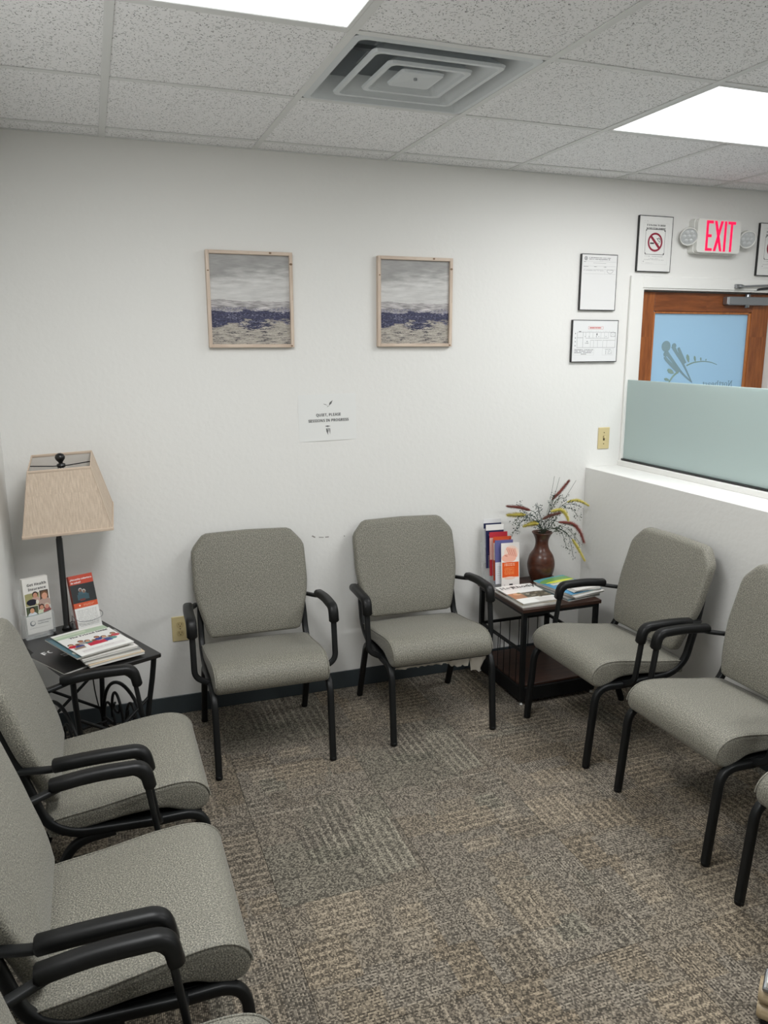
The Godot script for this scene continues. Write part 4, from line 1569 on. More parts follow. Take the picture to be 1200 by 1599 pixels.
func print_magazine(kind: int) -> StandardMaterial3D:
	var p := Color(0.90, 0.90, 0.885)
	var im := im_new(320, 408, p)
	var r := RandomNumberGenerator.new()
	r.seed = 300 + kind
	if kind == 0:      # community paper with a row of children
		rect(im, 0.0, 0.07, 1.0, 0.16, Color(0.68, 0.76, 0.66))
		rect(im, 0.0, 0.10, 0.6, 0.05, Color(0.80, 0.84, 0.76))
		for i in 9:
			var x := 0.08 + i * 0.105
			var y := 0.52 + 0.05 * sin(i * 2.1)
			face_blob(im, x, y, 0.045, [Color(0.80, 0.58, 0.45), Color(0.45, 0.29, 0.20), Color(0.66, 0.45, 0.33)][i % 3], [Color(0.12, 0.08, 0.07), Color(0.30, 0.20, 0.13), Color(0.75, 0.70, 0.62)][(i * 2) % 3], [Color(0.72, 0.10, 0.20), Color(0.16, 0.26, 0.52), Color(0.62, 0.60, 0.58), Color(0.30, 0.52, 0.50)][i % 4])
		rect(im, 0.33, 0.62, 0.34, 0.12, Color(0.74, 0.12, 0.24))
		rect(im, 0.66, 0.60, 0.12, 0.12, Color(0.17, 0.24, 0.50))
		rect(im, 0.05, 0.66, 0.20, 0.08, Color(0.58, 0.50, 0.44))
		rect(im, 0.10, 0.82, 0.80, 0.10, Color(0.84, 0.83, 0.82))
		dashes(im, 0.12, 0.70, 0.85, 0.014, Color(0.6, 0.58, 0.55), 0.1)
	elif kind == 1:    # magazine with a harbour strip below a white title page
		rect(im, 0.0, 0.46, 1.0, 0.30, Color(0.36, 0.34, 0.29))
		for i in 60:
			ell(im, r.randf(), r.randf_range(0.47, 0.75), r.randf_range(0.01, 0.05), r.randf_range(0.008, 0.03), [Color(0.20, 0.19, 0.16), Color(0.50, 0.46, 0.38), Color(0.62, 0.60, 0.54), Color(0.28, 0.30, 0.24)][r.randi() % 4])
		rect(im, 0.0, 0.44, 0.34, 0.30, Color(0.66, 0.48, 0.36))
		ell(im, 0.22, 0.50, 0.10, 0.06, Color(0.80, 0.62, 0.48))
		ell(im, 0.30, 0.46, 0.05, 0.03, Color(0.34, 0.38, 0.20))
		rect(im, 0.0, 0.74, 0.62, 0.26, p)
		rect(im, 0.45, 0.80, 0.55, 0.20, Color(0.82, 0.81, 0.79))
		dashes(im, 0.1, 0.8, 0.22, 0.010, Color(0.6, 0.6, 0.6), 0.2)
		dashes(im, 0.35, 0.8, 0.28, 0.010, Color(0.6, 0.6, 0.6), 0.3)
	elif kind == 2:    # blue and green cover
		im.fill(Color(0.30, 0.55, 0.70))
		rect(im, 0.0, 0.0, 1.0, 0.10, Color(0.36, 0.60, 0.62))
		ell(im, 0.6, 0.20, 0.60, 0.14, Color(0.42, 0.60, 0.34))
		ell(im, 0.55, 0.27, 0.45, 0.05, Color(0.82, 0.84, 0.22))
		rect(im, 0.15, 0.33, 0.8, 0.10, Color(0.82, 0.80, 0.72))
		ell(im, 0.4, 0.7, 0.5, 0.2, Color(0.36, 0.62, 0.78))
		dashes(im, 0.2, 0.9, 0.35, 0.02, Color(0.3, 0.25, 0.2), 0.1)
	elif kind == 3:    # news cover
		im.fill(Color(0.86, 0.85, 0.83))
		rect(im, 0.05, 0.06, 0.55, 0.30, Color(0.62, 0.45, 0.38))
		for i in 14:
			ell(im, r.randf_range(0.08, 0.6), r.randf_range(0.1, 0.34), 0.05, 0.035, [Color(0.80, 0.58, 0.46), Color(0.36, 0.20, 0.18), Color(0.76, 0.72, 0.68)][r.randi() % 3])
		for i in 10:
			dashes(im, 0.06, 0.94, 0.46 + i * 0.045, 0.014, Color(0.55, 0.55, 0.55), 0.15)
	elif kind == 4:    # black cover with blocks of white type
		im.fill(Color(0.055, 0.055, 0.06))
		for i in 2:
			dashes(im, 0.42, 0.80, 0.34 + i * 0.07, 0.05, Color(0.80, 0.80, 0.80), 0.05)
		for i in 3:
			dashes(im, 0.45, 0.75, 0.52 + i * 0.045, 0.012, Color(0.45, 0.45, 0.45), 0.2)
		rect(im, 0.52, 0.74, 0.32, 0.12, Color(0.80, 0.80, 0.79))
	elif kind == 5:    # teal cover
		im.fill(Color(0.33, 0.46, 0.50))
		for i in 12:
			ell(im, r.randf(), r.randf(), 0.10, 0.07, [Color(0.62, 0.72, 0.74), Color(0.22, 0.32, 0.36), Color(0.75, 0.76, 0.72)][r.randi() % 3])
	elif kind == 6:    # cream
		im.fill(Color(0.80, 0.73, 0.63))
		dashes(im, 0.1, 0.9, 0.1, 0.03, Color(0.5, 0.4, 0.3), 0.1)
	elif kind == 7:    # grey
		im.fill(Color(0.55, 0.55, 0.54))
		dashes(im, 0.1, 0.9, 0.1, 0.05, Color(0.85, 0.85, 0.85), 0.1)
	return printed(im, 0.32)

# a magazine lying flat: local x to its right, -z to its head; pages and a cover with a slight swell
func magazine(called: String, label: String, at: Vector3, turn: float, w: float, h: float, th: float, cover: Material, group := "") -> Node3D:
	var t := thing(called, label, "magazine", at, turn, group)
	var st := st_new()
	rbox(st, Vector3(0, th * 0.5 - 0.0003, 0), Vector3(w - 0.004, th - 0.0006, h - 0.004), 0.0006)
	obj("pages", st, M.pages, t)
	put("cover", sheet(w, h, 0.0004, 10, min(th * 0.35, 0.0015)), cover, t, Vector3(0, th, 0), Basis(Vector3.RIGHT, -PI / 2))
	return t

func brochure(label: String, at: Vector3, basis: Basis, w: float, h: float, th: float, m: Material, group := "") -> Node3D:
	var o := put("brochure", sheet(w, h, th, 4, 0.0006), m, null, at, basis)
	tag(o, label, "brochure", group)
	return o

func build_lamp_table() -> void:
	M.pages = mat(Color(0.84, 0.835, 0.81), 0.8)
	var turn := 0.418
	var top := 0.545
	var c := Vector3(-0.203, 0, 0.425)
	var t := thing("lamp_table", "small black metal side table with scrolled magazine rack, holding the lamp", "side table", c, turn)
	var bl: Material = M.black
	var st := st_new()
	rbox(st, Vector3(0, top - 0.009, 0), Vector3(0.355, 0.018, 0.525), 0.003)
	obj("tabletop", st, mat(Color(0.085, 0.082, 0.08), 0.35), t)
	for sx in [-1, 1]:
		for sz in [-1, 1]:
			put("leg", tube(smooth([Vector3(sx * 0.158, top - 0.018, sz * 0.238), Vector3(sx * 0.152, 0.44, sz * 0.226), Vector3(sx * 0.135, 0.28, sz * 0.205), Vector3(sx * 0.130, 0.14, sz * 0.205), Vector3(sx * 0.150, 0.0, sz * 0.230)], 6), 0.0105, 8), bl, t)
		# arched rack side with scrolls
		var pts := []
		for i in 25:
			var a := PI * i / 24.0
			pts.append(Vector3(sx * 0.130, 0.13 + 0.215 * sin(a), -cos(a) * 0.200))
		put("rack_arch", tube(pts, 0.0075, 8), bl, t)
		for q in [-1, 1]:
			var h := []
			for i in 22:
				var a := i / 21.0
				h.append(Vector3(sx * 0.130, 0.12 + 0.165 * sin(PI * a * 0.92), q * (0.010 + 0.105 * (1.0 - cos(PI * a)) / 2)))
			put("rack_scroll", tube(h, 0.006, 7), bl, t)
			var cu := []
			for i in 20:
				var a := i / 19.0 * 4.6
				var rr := 0.035 - 0.0045 * a
				cu.append(Vector3(sx * 0.130, 0.225 + rr * sin(a + 2.6), q * (0.070 + rr * cos(a + 2.6))))
			put("rack_curl", tube(cu, 0.0055, 7), bl, t)
			var lo := []
			for i in 14:
				var a := PI * i / 13.0
				lo.append(Vector3(sx * 0.130, 0.13 + 0.085 * sin(a), q * (0.145 - cos(a) * 0.048)))
			put("rack_loop", tube(lo, 0.0055, 7), bl, t)
		put("rack_rail", tube([Vector3(sx * 0.130, 0.13, -0.20), Vector3(sx * 0.130, 0.13, 0.20)], 0.007, 7), bl, t)
	for sz in [-1, 1]:
		put("brace", tube([Vector3(-0.135, 0.16, sz * 0.204), Vector3(0.142, 0.36, sz * 0.212)], 0.0065, 7), bl, t)
		put("brace", tube([Vector3(0.135, 0.16, sz * 0.206), Vector3(-0.142, 0.36, sz * 0.214)], 0.0065, 7), bl, t)
	for k in 5:
		put("rack_bar", tube([Vector3(-0.13, 0.127, -0.16 + k * 0.08), Vector3(0.13, 0.127, -0.16 + k * 0.08)], 0.005, 7), bl, t)
	build_lamp(Vector3(-0.279, top, 0.218))
	# clear holder with the insurance leaflets, and one with the orange leaflets
	var n := Basis(Vector3.UP, turn)
	var hpos := Vector3(-0.383, top, 0.235)
	var h1 := thing("brochure_holder", "tall clear acrylic holder of insurance leaflets beside the lamp", "brochure holder", hpos, turn)
	acrylic(h1, 0.116, 0.20, 0.045, 0.10)
	var ins := print_insurance()
	for i in 5:
		var b := n * Basis(Vector3.RIGHT, -0.07)
		var o := brochure("white leaflet headed Get Health Insurance in the tall clear holder", hpos + n * Vector3(0, 0.020 + 0.115, 0.010 - i * 0.0042), b, 0.100, 0.226, 0.0030, ins, "insurance leaflets in the tall holder")
		if i == 0:
			lettering(o, "Get Health", 0.0105, M.ink, Vector3(0.004, 0.086, 0.0008), Basis(), true)
			lettering(o, "Insurance", 0.0105, M.ink, Vector3(0.004, 0.068, 0.0008), Basis(), true)
			lettering(o, "Neighborhood", 0.0055, M.inkgrey, Vector3(0.019, -0.066, 0.0008), Basis(), true)
			lettering(o, "Health Plan", 0.0055, M.inkgrey, Vector3(0.013, -0.076, 0.0008), Basis(), true)
	var p2 := Vector3(-0.192, top, 0.222)
	var h2 := thing("brochure_holder", "low clear holder with a wire front, full of orange-headed leaflets", "brochure holder", p2, turn)
	var st2 := st_new()
	rbox(st2, Vector3(0, 0.055, -0.034), Vector3(0.112, 0.110, 0.002), 0.0005, Basis(Vector3.RIGHT, -0.30))
	rbox(st2, Vector3(0, 0.001, -0.005), Vector3(0.112, 0.002, 0.06), 0.0005)
	obj("back_panel", st2, M.acrylic, h2)
	put("wire_loop", tube(smooth([Vector3(-0.057, 0.065, -0.030), Vector3(-0.058, 0.062, 0.004), Vector3(-0.045, 0.050, 0.018), Vector3(0.0, 0.044, 0.022), Vector3(0.045, 0.050, 0.018), Vector3(0.058, 0.062, 0.004), Vector3(0.057, 0.065, -0.030)], 5), 0.0014, 6), M.steel, h2)
	for s in [-1, 1]:
		put("wire_leg", tube([Vector3(s * 0.057, 0.065, -0.030), Vector3(s * 0.056, 0.002, -0.034)], 0.0014, 6), M.steel, h2)
	var fam := print_orange_family()
	for i in 5:
		var b := n * Basis(Vector3.RIGHT, -0.30)
		var o := brochure("orange and black leaflet with a family photograph beside the lamp pole", p2 + n * (Basis(Vector3.RIGHT, -0.30) * Vector3(0, 0.114, 0.012 - i * 0.0045)) + n * Vector3(0, 0.004, 0), b, 0.100, 0.226, 0.0032, fam, "orange leaflets in the low holder")
		if i == 0:
			lettering(o, "¿Necesita cobertura", 0.0068, M.inkwhite, Vector3(-0.001, 0.096, 0.0008))
			lettering(o, "de salud?", 0.0068, M.inkwhite, Vector3(-0.024, 0.083, 0.0008))
	# papers on the table, bottom to top
	var y := top
	var black := print_magazine(4)
	var m := magazine("magazine", "black magazine with white lettering under the papers on the lamp table", Vector3(-0.262, y, 0.520), 0.537, 0.200, 0.272, 0.006, black, "")
	lettering(m, "FO", 0.030, M.inkwhite, Vector3(-0.035, 0.0072, -0.095), Basis(Vector3.RIGHT, -PI / 2))
	y += 0.0082
	var lay := [
		["cream-edged magazine at the bottom of the pile on the lamp table", 6, -0.140, 0.512, 0.36, 0.010],
		["thick grey magazine in the pile on the lamp table, above the cream one", 7, -0.150, 0.508, 0.33, 0.011],
		["white news magazine in the pile on the lamp table, above the thick grey one", 3, -0.165, 0.508, 0.38, 0.008],
		["teal magazine sticking out of the pile on the lamp table", 5, -0.198, 0.500, 0.46, 0.007],
	]
	for l in lay:
		magazine("magazine", l[0], Vector3(l[2], y, l[3]), l[4], 0.212, 0.272, l[5], print_magazine(l[1]))
		y += l[5] + 0.0022
	var topm := magazine("magazine", "white community paper with a row of children, on top of the pile by the lamp", Vector3(-0.180, y, 0.508), 0.44, 0.205, 0.272, 0.005, print_magazine(0))
	lettering(topm, "The Friend Issue", 0.013, M.ink, Vector3(0.015, 0.0068, -0.062), Basis(Vector3.RIGHT, -PI / 2), true, "Droid Serif")

func acrylic(parent: Node3D, w: float, h: float, d: float, front: float) -> void:
	var lean := Basis(Vector3.RIGHT, -0.07)
	var st := st_new()
	rbox(st, lean * Vector3(0, h / 2, -d / 2), Vector3(w, h, 0.002), 0.0005, lean)
	obj("back_panel", st, M.acrylic, parent)
	st = st_new()
	rbox(st, lean * Vector3(0, front / 2, d / 2), Vector3(w, front, 0.002), 0.0005, lean)
	obj("front_panel", st, M.acrylic, parent)
	for s in [-1, 1]:
		st = st_new()
		rbox(st, lean * Vector3(s * (w / 2 - 0.001), front / 2, 0), Vector3(0.002, front, d - 0.003), 0.0005, lean)
		obj("side_panel", st, M.acrylic, parent)
	st = st_new()
	rbox(st, Vector3(0, 0.0015, 0), Vector3(w, 0.002, d), 0.0005)
	obj("bottom_panel", st, M.acrylic, parent)

func build_lamp(at: Vector3) -> void:
	var t := thing("table_lamp", "black pole lamp with a tilted beige linen shade on the black table", "lamp", at)
	var st := st_new()
	rbox(st, Vector3(0, 0.006, 0), Vector3(0.11, 0.012, 0.11), 0.003, Basis(Vector3.UP, 0.418))
	obj("base", st, M.blackgloss, t)
	st = st_new()
	lathe(st, [Vector2(0.0, 0.010), Vector2(0.022, 0.012), Vector2(0.016, 0.024), Vector2(0.0125, 0.03), Vector2(0.0125, 0.395), Vector2(0.0105, 0.40), Vector2(0.0105, 0.47), Vector2(0.0, 0.472)], Vector3.ZERO, 16)
	obj("pole", st, M.blackgloss, t)
	# shade: rectangular, tipped towards the room
	var sh := Node3D.new()
	sh.name = "shade"
	t.add_child(sh)
	sh.position = Vector3(0.046, 0.456, -0.035)
	sh.basis = Basis(Vector3.UP, -0.05) * Basis(Vector3.BACK, 0.045) * Basis(Vector3.RIGHT, 0.21)
	var b := Vector2(0.167, 0.132)
	var u := Vector2(0.113, 0.092)
	var h := 0.262
	var lo := [Vector3(-b.x, 0, -b.y), Vector3(b.x, 0, -b.y), Vector3(b.x, 0, b.y), Vector3(-b.x, 0, b.y)]
	var hi := [Vector3(-u.x, h, -u.y), Vector3(u.x, h, -u.y), Vector3(u.x, h, u.y), Vector3(-u.x, h, u.y)]
	for i in 4:
		var j := (i + 1) % 4
		var s := st_new()
		var o: Vector3 = (lo[i] + lo[j]) * 0.5
		var w: float = lo[i].distance_to(lo[j])
		var wh: float = hi[i].distance_to(hi[j])
		var sx := 6.0
		var inw := -o.normalized() * 0.0016
		for k in [Vector3.ZERO]:
			var dir := o
			tri(s, lo[i] + k, lo[j] + k, hi[j] + k, dir, Vector2(-w / 2, 0) * sx, Vector2(w / 2, 0) * sx, Vector2(wh / 2, -h) * sx)
			tri(s, lo[i] + k, hi[j] + k, hi[i] + k, dir, Vector2(-w / 2, 0) * sx, Vector2(wh / 2, -h) * sx, Vector2(-wh / 2, -h) * sx)
		for e in [[lo[i], lo[j], Vector3.DOWN], [hi[i], hi[j], Vector3.UP]]:
			tri(s, e[0], e[1], e[1] + inw, e[2])
			tri(s, e[0], e[1] + inw, e[0] + inw, e[2])
		obj("shade_panel", s, M.linen, sh)
		s = st_new()
		poly(s, [lo[i] + inw, lo[j] + inw, hi[j] + inw, hi[i] + inw], -o)
		obj("lining", s, M.lining, sh)
		s = st_new()
		sweep(s, [lo[i] + Vector3(0, 0.006, 0), lo[j] + Vector3(0, 0.006, 0)], rrect(0.004, 0.013, 0.0015, 2))
		obj("lower_trim", s, M.linen_trim, sh)
		s = st_new()
		sweep(s, [hi[i] - Vector3(0, 0.004, 0), hi[j] - Vector3(0, 0.004, 0)], rrect(0.004, 0.011, 0.0015, 2))
		obj("upper_trim", s, M.linen_trim, sh)
		put("corner_trim", tube([lo[i], hi[i]], 0.0022, 6), M.linen_trim, sh)
	put("spider_bar", tube([Vector3(-u.x, h - 0.012, 0), Vector3(-0.03, h - 0.020, 0), Vector3(0.03, h - 0.020, 0), Vector3(u.x, h - 0.012, 0)], 0.0022, 6), M.blackgloss, sh)
	put("spider_bar", tube([Vector3(0, h - 0.012, -u.y), Vector3(0, h - 0.020, -0.03), Vector3(0, h - 0.020, 0.03), Vector3(0, h - 0.012, u.y)], 0.0022, 6), M.blackgloss, sh)
	st = st_new()
	lathe(st, [Vector2(0.0, -0.026), Vector2(0.016, -0.024), Vector2(0.016, -0.014), Vector2(0.007, -0.010), Vector2(0.009, -0.004), Vector2(0.0175, 0.008), Vector2(0.019, 0.016), Vector2(0.015, 0.026), Vector2(0.006, 0.031), Vector2(0.0, 0.032)], Vector3(0, h, 0), 18)
	obj("finial", st, M.blackgloss, sh)
	st = st_new()
	lathe(st, [Vector2(0.0, 0.465), Vector2(0.018, 0.467), Vector2(0.018, 0.52), Vector2(0.014, 0.525), Vector2(0.0, 0.526)], Vector3.ZERO, 14)
	obj("socket", st, M.blackgloss, t)
	st = st_new()
	lathe(st, [Vector2(0.0, 0.645), Vector2(0.02, 0.636), Vector2(0.029, 0.61), Vector2(0.026, 0.58), Vector2(0.014, 0.55), Vector2(0.013, 0.526)], Vector3.ZERO, 16)
	obj("bulb", st, mat(Color(0.86, 0.86, 0.84), 0.3), t)
	var top: Vector3 = sh.transform * Vector3(0, h - 0.022, 0)
	for s in [-1, 1]:
		put("harp", tube(smooth([Vector3(s * 0.014, 0.47, 0), Vector3(s * 0.055, 0.54, -0.004), Vector3(0.02 + s * 0.052, 0.63, -0.005), top], 6), 0.0018, 6), M.steel, t)
	# flex hanging down behind the table
	var cord := thing("power_cord", "thin black lamp cord hanging down behind the black metal table", "cord", at)
	put("flex", tube(smooth([Vector3(0.0, 0.006, -0.06), Vector3(0.02, 0.004, -0.105), Vector3(0.05, -0.04, -0.135), Vector3(0.075, -0.20, -0.13), Vector3(0.085, -0.34, -0.11), Vector3(0.11, -0.46, -0.10), Vector3(0.16, -0.54, -0.12), Vector3(0.25, -0.541, -0.16)], 6), 0.003, 6), M.blackgloss, cord)

func build_vase_table() -> void:
	var top := 0.488
	var x0 := 1.705
	var x1 := 2.140
	var z0 := 0.032
	var z1 := 0.500
	var c := Vector3((x0 + x1) / 2, 0, (z0 + z1) / 2)
	var t := thing("vase_table", "brown wood and black metal side table with a lower shelf, holding the vase", "side table", c)
	var hx := (x1 - x0) / 2
	var hz := (z1 - z0) / 2
	var st := st_new()
	rbox(st, Vector3(0, top - 0.009, 0), Vector3(2 * hx, 0.018, 2 * hz), 0.0015)
	obj("tabletop", st, M.walnut, t)
	st = st_new()
	for s in [-1, 1]:
		span(st, Vector3(-hx + 0.008, top - 0.034, s * (hz - 0.008)), Vector3(hx - 0.008, top - 0.018, s * (hz - 0.026)), 0.001)
		span(st, Vector3(s * (hx - 0.008), top - 0.034, -hz + 0.026), Vector3(s * (hx - 0.026), top - 0.018, hz - 0.026), 0.001)
	obj("apron", st, M.black, t)
	var lx := hx - 0.019
	var lz := hz - 0.019
	for sx in [-1, 1]:
		for sz in [-1, 1]:
			st = st_new()
			span(st, Vector3(sx * lx - 0.011, 0.018, sz * lz - 0.011), Vector3(sx * lx + 0.011, top - 0.030, sz * lz + 0.011), 0.001)
			var leg := obj("leg", st, M.black, t)
			st = st_new()
			lathe(st, [Vector2(0, 0), Vector2(0.010, 0.0), Vector2(0.011, 0.005), Vector2(0.005, 0.007), Vector2(0.005, 0.02), Vector2(0, 0.02)], Vector3(sx * lx, 0, sz * lz), 12)
			obj("foot", st, mat(Color(0.82, 0.82, 0.80), 0.25, 0.4), leg)
	st = st_new()
	rbox(st, Vector3(0, 0.094, 0), Vector3(2 * lx, 0.012, 2 * lz), 0.0015)
	obj("shelf", st, M.walnut, t)
	st = st_new()
	for s in [-1, 1]:
		span(st, Vector3(-lx, 0.020, s * lz - 0.011), Vector3(lx, 0.088, s * lz + 0.011), 0.001)
		span(st, Vector3(s * lx - 0.011, 0.020, -lz + 0.011), Vector3(s * lx + 0.011, 0.088, lz - 0.011), 0.001)
	obj("shelf_frame", st, M.black, t)
	# rails at mid height on three sides, with thin uprights down to the shelf
	for s in [-1, 1]:
		st = st_new()
		span(st, Vector3(s * lx - 0.006, 0.262, -lz + 0.011), Vector3(s * lx + 0.006, 0.276, lz - 0.011), 0.001)
		obj("rail", st, M.black, t)
		for k in 6:
			var z := lerpf(-lz, lz, (k + 1) / 7.0)
			put("spindle", tube([Vector3(s * lx, 0.086, z), Vector3(s * lx, 0.264, z)], 0.0022, 6), M.black, t)
	st = st_new()
	span(st, Vector3(-lx, 0.262, -lz - 0.006), Vector3(lx, 0.276, -lz + 0.006), 0.001)
	obj("rail", st, M.black, t)
	for k in 6:
		var x := lerpf(-lx, lx, (k + 1) / 7.0)
		put("spindle", tube([Vector3(x, 0.086, -lz), Vector3(x, 0.264, -lz)], 0.0022, 6), M.black, t)
	build_vase(Vector3(2.030, top, 0.115))
	# leaflets in a stepped clear stand
	var a := 0.10
	var sp := Vector3(1.824, top, 0.166)
	var n := Basis(Vector3.UP, -a)
	var step := Vector3(-0.0135, 0.0, -0.020)
	var sd := thing("leaflet_stand", "clear stepped stand of coloured leaflets on the brown table", "leaflet stand", sp, -a)
	var rise := [0.0, 0.012, 0.026, 0.046, 0.082, 0.108]
	var lean := Basis(Vector3.RIGHT, -0.10)
	for k in 6:
		st = st_new()
		var p := Vector3(step.x * k, rise[k], step.z * k)
		rbox(st, p + lean * Vector3(0, 0.055, -0.008), Vector3(0.106, 0.11, 0.0018), 0.0004, lean)
		if rise[k] > 0.0:
			rbox(st, Vector3(p.x, rise[k] * 0.5, p.z - 0.002), Vector3(0.106, rise[k] - 0.002, 0.0018), 0.0004)
		obj("tier", st, M.acrylic, sd)
	st = st_new()
	rbox(st, Vector3(step.x * 2.5, 0.001, step.z * 2.5), Vector3(0.20, 0.002, 0.155), 0.0004)
	obj("base_plate", st, M.acrylic, sd)
	var looks := [
		["leaflet with a photograph of hands over an orange block, front tier", print_hands()],
		["white and violet leaflet just behind the hands leaflet", print_band(Color(0.38, 0.38, 0.58), Color(0.86, 0.86, 0.88), 0.5, 0.5)],
		["leaflet with an orange head behind the violet one", print_band(Color(0.80, 0.31, 0.16), Color(0.90, 0.84, 0.80), 0.14, 0.4)],
		["crimson-headed leaflet between the orange-headed and navy ones", print_band(Color(0.74, 0.18, 0.24), Color(0.88, 0.72, 0.68), 0.13, 0.5)],
		["navy leaflet with white title beneath a white strip", print_band(Color(0.12, 0.13, 0.30), Color(0.12, 0.13, 0.30), 0.3, 0.3)],
		["tall white leaflet with a navy band, rearmost tier", print_band(Color(0.88, 0.88, 0.88), Color(0.13, 0.16, 0.30), 0.10, 0.12)],
	]
	for k in 6:
		var p := Vector3(step.x * k, rise[k] + 0.002, step.z * k)
		var dx := -0.012 if k == 1 else (0.008 if k == 5 else 0.0)
		var o := brochure(looks[k][0], sp + n * (p + lean * Vector3(dx, 0.114, 0.002)), n * lean, 0.098, 0.226, 0.005, looks[k][1], "leaflets in the stepped stand")
		if k == 4:
			rbox_part(o, "white_strip", Vector3(0, 0.098, 0.0006), Vector3(0.098, 0.030, 0.0006), M.paper)
			lettering(o, "Leading the way", 0.0075, M.inkwhite, Vector3(0.008, 0.060, 0.0008))
			lettering(o, "in Recovery", 0.0075, M.inkwhite, Vector3(0.016, 0.046, 0.0008))
	# magazines
	var hey := print_magazine(1)
	var y := top
	var base_lay := [["white-covered magazine under the one titled Hey Rhody", 3, 1.812, 0.347, 0.02, 0.007], ["cream magazine second from the bottom of the Hey Rhody pile", 6, 1.822, 0.343, -0.03, 0.006]]
	for l in base_lay:
		magazine("magazine", l[0], Vector3(l[2], y, l[3]), l[4], 0.206, 0.272, l[5], print_magazine(l[1]))
		y += l[5] + 0.0022
	var m := magazine("magazine", "white magazine titled Hey Rhody with a dark harbour picture", Vector3(1.815, y, 0.345), 0.03, 0.205, 0.272, 0.006, hey)
	lettering(m, "Hey", 0.030, M.inkgrey, Vector3(-0.055, 0.0078, -0.098), Basis(Vector3.RIGHT, -PI / 2), false, "Droid Serif")
	lettering(m, "Rhody", 0.030, M.ink, Vector3(0.035, 0.0078, -0.098), Basis(Vector3.RIGHT, -PI / 2), true, "Droid Serif")
	y = top
	var lay := [
		["teal magazine at the bottom of the pile beside the vase", 5, 2.048, 0.325, 0.16, 0.007],
		["grey magazine in the pile beside the vase", 7, 2.052, 0.322, 0.10, 0.006],
		["white news magazine in the pile beside the vase", 3, 2.066, 0.335, 0.22, 0.008],
		["blue and green magazine on top of the pile beside the vase", 2, 2.058, 0.320, 0.20, 0.006],
	]
	for l in lay:
		magazine("magazine", l[0], Vector3(l[2], y, l[3]), l[4], 0.206, 0.272, l[5], print_magazine(l[1]))
		y += l[5] + 0.0022
	# folded news sheet over the corner of the pile
	var fs := thing("folded_newspaper", "folded white newspaper with brick-red pictures over the vase-side pile", "newspaper", Vector3(2.085, y, 0.400), 0.10)
	st = st_new()
	for i in 3:
		rbox(st, Vector3(0.002 * i, 0.0025 + i * 0.0042, 0.001 * i), Vector3(0.165 - 0.004 * i, 0.0036, 0.10), 0.0012, Basis(Vector3.UP, 0.03 * i))
	obj("sheets", st, M.pages, fs)
	var im := im_new(200, 120, Color(0.86, 0.85, 0.83))
	for i in 4:
		rect(im, 0.06 + i * 0.14, 0.15, 0.10, 0.30, [Color(0.66, 0.40, 0.30), Color(0.78, 0.58, 0.48), Color(0.50, 0.34, 0.30), Color(0.72, 0.52, 0.40)][i])
	for i in 5:
		dashes(im, 0.05, 0.60, 0.55 + i * 0.08, 0.03, Color(0.6, 0.6, 0.6), 0.1)
	put("front_page", sheet(0.155, 0.098, 0.0004, 6, 0.001), printed(im, 0.7), fs, Vector3(0.003, 0.0132, 0.001), Basis(Vector3.UP, 0.06) * Basis(Vector3.RIGHT, -PI / 2))

func rbox_part(parent: Node3D, called: String, c: Vector3, s: Vector3, m: Material) -> void:
	var st := st_new()
	rbox(st, c, s, 0.0001)
	obj(called, st, m, parent)

